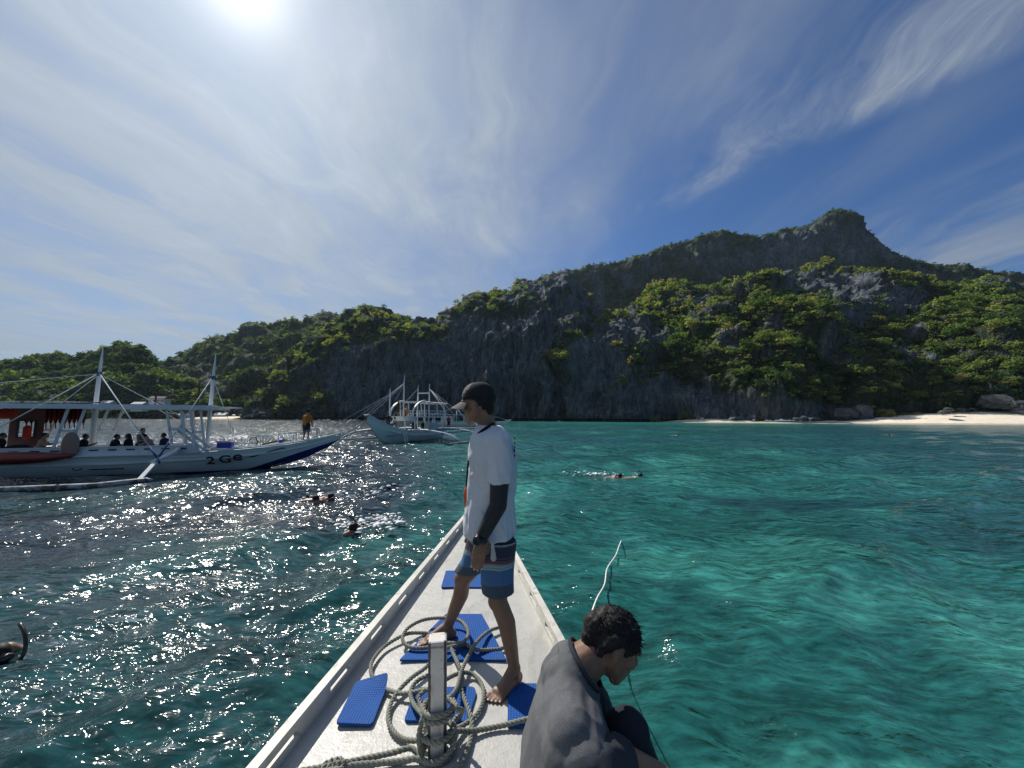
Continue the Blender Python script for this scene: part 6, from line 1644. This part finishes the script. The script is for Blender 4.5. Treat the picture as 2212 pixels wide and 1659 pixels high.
def splash(px, py, sx, sy, n, label, seed):
    """broken white water: drops and small torn crests standing on the surface"""
    rg = random.Random(seed); mb = MB(); p = atZ(px, py, 0.0)
    for i in range(n):
        x, y = rg.gauss(0, sx), rg.gauss(0, sy); r_ = rg.uniform(.012, .04) * (1 if rg.random() < .8 else 1.8)
        z = 0.04 + abs(rg.gauss(0, .05)); mb.ball((p[0] + x, p[1] + y, z), (r_ * rg.uniform(1, 2.6), r_ * rg.uniform(.7, 1.5), r_ * rg.uniform(.4, .9)), Matrix.Rotation(rg.uniform(0, 3), 3, 'Z'), 6, 4)
    o = mb.build('splash', FOAM, None, True); tag(o, label, 'splash', kind='stuff')
swimmer(1340, 1032, R(-8), 'snorkeller floating face down, left one of the pair right of the standing man', SKIN2, True, False)
swimmer(1384, 1032, R(6), 'snorkeller with upright snorkel, right one of the pair', SKIN2, True, True)
splash(1295, 1027, .7, .3, 70, 'white splash from the pair of snorkellers', 3)
swimmer(681, 1082, R(185), 'dark head of a swimmer in the glitter behind the other swimmer', SKIN, False, False)
swimmer(716, 1076, R(10), 'swimmer lying low in the sparkling water right of a dark head', SKIN2, True, False, zoff=-.02)
splash(735, 1066, 1.2, .6, 200, 'white splash round the swimmers near the tour boat', 4)
swimmer(765, 1148, R(60), 'swimmer with black snorkel nearest the deck rail on the left', SKIN, False, True, 1.12)
splash(800, 1135, .45, .35, 160, 'white splash beside the swimmer with a black snorkel', 5)
swimmer(-2, 1432, R(-20), 'snorkeller cut off by the left edge of the picture', SKIN, True, True, 1.05)
swimmer(1465, 941, R(0), 'tiny far swimmer with a red top on the turquoise water', SKIN2, True, False, 1.1, top=C_RED)
swimmer(1921, 940, R(170), 'tiny far dark swimmer off the white beach', SKIN, True, True, 1.1)

# ------------------------------------------------------------------ houses and wooden frame on the bay shore
HW = painted('house_white', (0.62, 0.63, 0.62), 0.7, 0.08, 1.0, 0.2); HR = painted('house_roof', (0.40, 0.42, 0.44), 0.6, 0.15, 0.8, 0.2)
HG = principled('house_glass', (0.03, 0.05, 0.06), 0.15)[0]; WOODD = painted('dark_timber', (0.075, 0.035, 0.028), 0.8, 0.3, 1.0, 0.3)
THATCH = painted('thatch', (0.20, 0.17, 0.13), 0.9, 0.25, 2.0, 0.5)
def house(px, py, Y, w, d, h, label, roof=HR, nwin=3, rz=0.0):
    p = atY(px, py, Y); e = empty('house', p, rz); tag(e, label, 'house')
    MB().box((0, 0, h / 2 - 1.5), (w, d, h + 3)).build('wall', HW, e)
    mb = MB(); o_ = .5
    mb.put([(-w / 2 - o_, -d / 2 - o_, h), (w / 2 + o_, -d / 2 - o_, h), (w / 2 + o_, d / 2 + o_, h), (-w / 2 - o_, d / 2 + o_, h), (-w / 2 - o_, 0, h + d * .32), (w / 2 + o_, 0, h + d * .32)], [(0, 1, 5, 4), (2, 3, 4, 5), (0, 4, 3), (1, 2, 5), (3, 2, 1, 0)]); mb.build('roof', roof, e)
    for i in range(nwin):
        x = -w / 2 + (i + .5) * w / nwin
        wn = MB().box((x, -d / 2 - .02, h * .52), (w / nwin * .5, .12, h * .42)).build('window', HG, e)
        mb = MB(); ww, hh = w / nwin * .5, h * .42
        for a, b_ in (((x - ww / 2, h * .52 - hh / 2), (x + ww / 2, h * .52 - hh / 2)), ((x - ww / 2, h * .52 + hh / 2), (x + ww / 2, h * .52 + hh / 2)), ((x - ww / 2, h * .52 - hh / 2), (x - ww / 2, h * .52 + hh / 2)), ((x + ww / 2, h * .52 - hh / 2), (x + ww / 2, h * .52 + hh / 2)), ((x, h * .52 - hh / 2), (x, h * .52 + hh / 2))):
            mb.bar((a[0], -d / 2 - .10, a[1]), (b_[0], -d / 2 - .10, b_[1]), .14)
        mb.build('frame', HW, wn)
    return e
house(233, 880, 318, 8, 6, 3.6, 'white cottage left of the stay rope, above the tour boat roof', nwin=2)
house(302, 881, 316, 9, 6, 3.0, 'white gabled cottage right of the stay rope, above the tour boat roof', nwin=2)
house(402, 903, 330, 9, 6, 2.6, 'white beach house under the tour boat roof edge', nwin=3)
house(478, 904, 332, 10, 6, 3.2, 'white house on the bay beach behind the second mast', nwin=3)
house(535, 904, 326, 5, 4, 2.4, 'small hut at the right end of the bay beach', THATCH, 1)
house(345, 872, 330, 13, 7, 4.4, 'brown and white house behind the dark timber frame', WOODD, 4)
e = empty('timber_frame', atY(380, 890, 308)); tag(e, 'dark timber hoist frame on the shore above the tour boat', 'frame')
for a, b_, nm in (((-17, 0, -3), (-17, 0, 15), 'post'), ((17, 0, -3), (17, 0, 24), 'post'), ((-19, 0, 13), (24, 0, 12), 'beam'), ((-17, 0, 3), (0, 0, -6), 'brace'), ((17, 0, 6), (2, 0, -5), 'brace'), ((-17, 0, 8), (4, 0, 1), 'brace')):
    MB().bar(a, b_, .9).build(nm, WOODD, e)
for i, px in enumerate((452, 468, 505, 520)):
    p = atY(px, 905, 312); e = empty('parasol', (p[0], p[1], 1.4)); tag(e, ('pale beach parasol farthest left', 'second pale beach parasol from the left', 'third pale beach parasol from the left', 'pale beach parasol farthest right')[i] + ' on the bay beach', 'parasol', 'parasols on the bay beach')
    mb = MB(); mb.tube([(0, 0, -1), (0, 0, 2.6)], .06, 6); mb.build('pole', BW, e)
    mb = MB(); rings = [ell(Vector((0, 0, 2.7 - .8 * t)), Vector((1.8 * t + .02, 0, 0)), Vector((0, 1.8 * t + .02, 0)), 10) for t in (0, .5, 1)]; mb.loft(rings, caps=False); mb.build('canopy', THATCH if i % 2 else HW, e)
mb = MB(); mb.box((0, 0, 1.6), (26, .8, .35))
for i in range(7): mb.bar((-12 + i * 4, 0, -1), (-12 + i * 4, 0, 1.6), .35)
o = mb.build('jetty', HW); o.location = atY(232, 909, 285); tag(o, 'pale low jetty seen under the tour boat roof', 'jetty')

# ------------------------------------------------------------------ sea air
def haze():
    mb = MB(); mb.box((0, 800, 272.0), (4500, 2620, 558.0)); o = mb.build('haze', None)
    m = bpy.data.materials.new('sea_air'); m.use_nodes = True; nt = m.node_tree; nt.nodes.clear()
    v = nt.nodes.new('ShaderNodeVolumePrincipled'); v.inputs['Color'].default_value = (0.62, 0.82, 1.0, 1); v.inputs['Density'].default_value = 0.000034
    v.inputs['Anisotropy'].default_value = 0.45
    out = nt.nodes.new('ShaderNodeOutputMaterial'); nt.links.new(v.outputs[0], out.inputs['Volume'])
    o.data.materials.append(m); tag(o, 'thin bluish haze in the sea air', 'haze', kind='stuff')
haze()
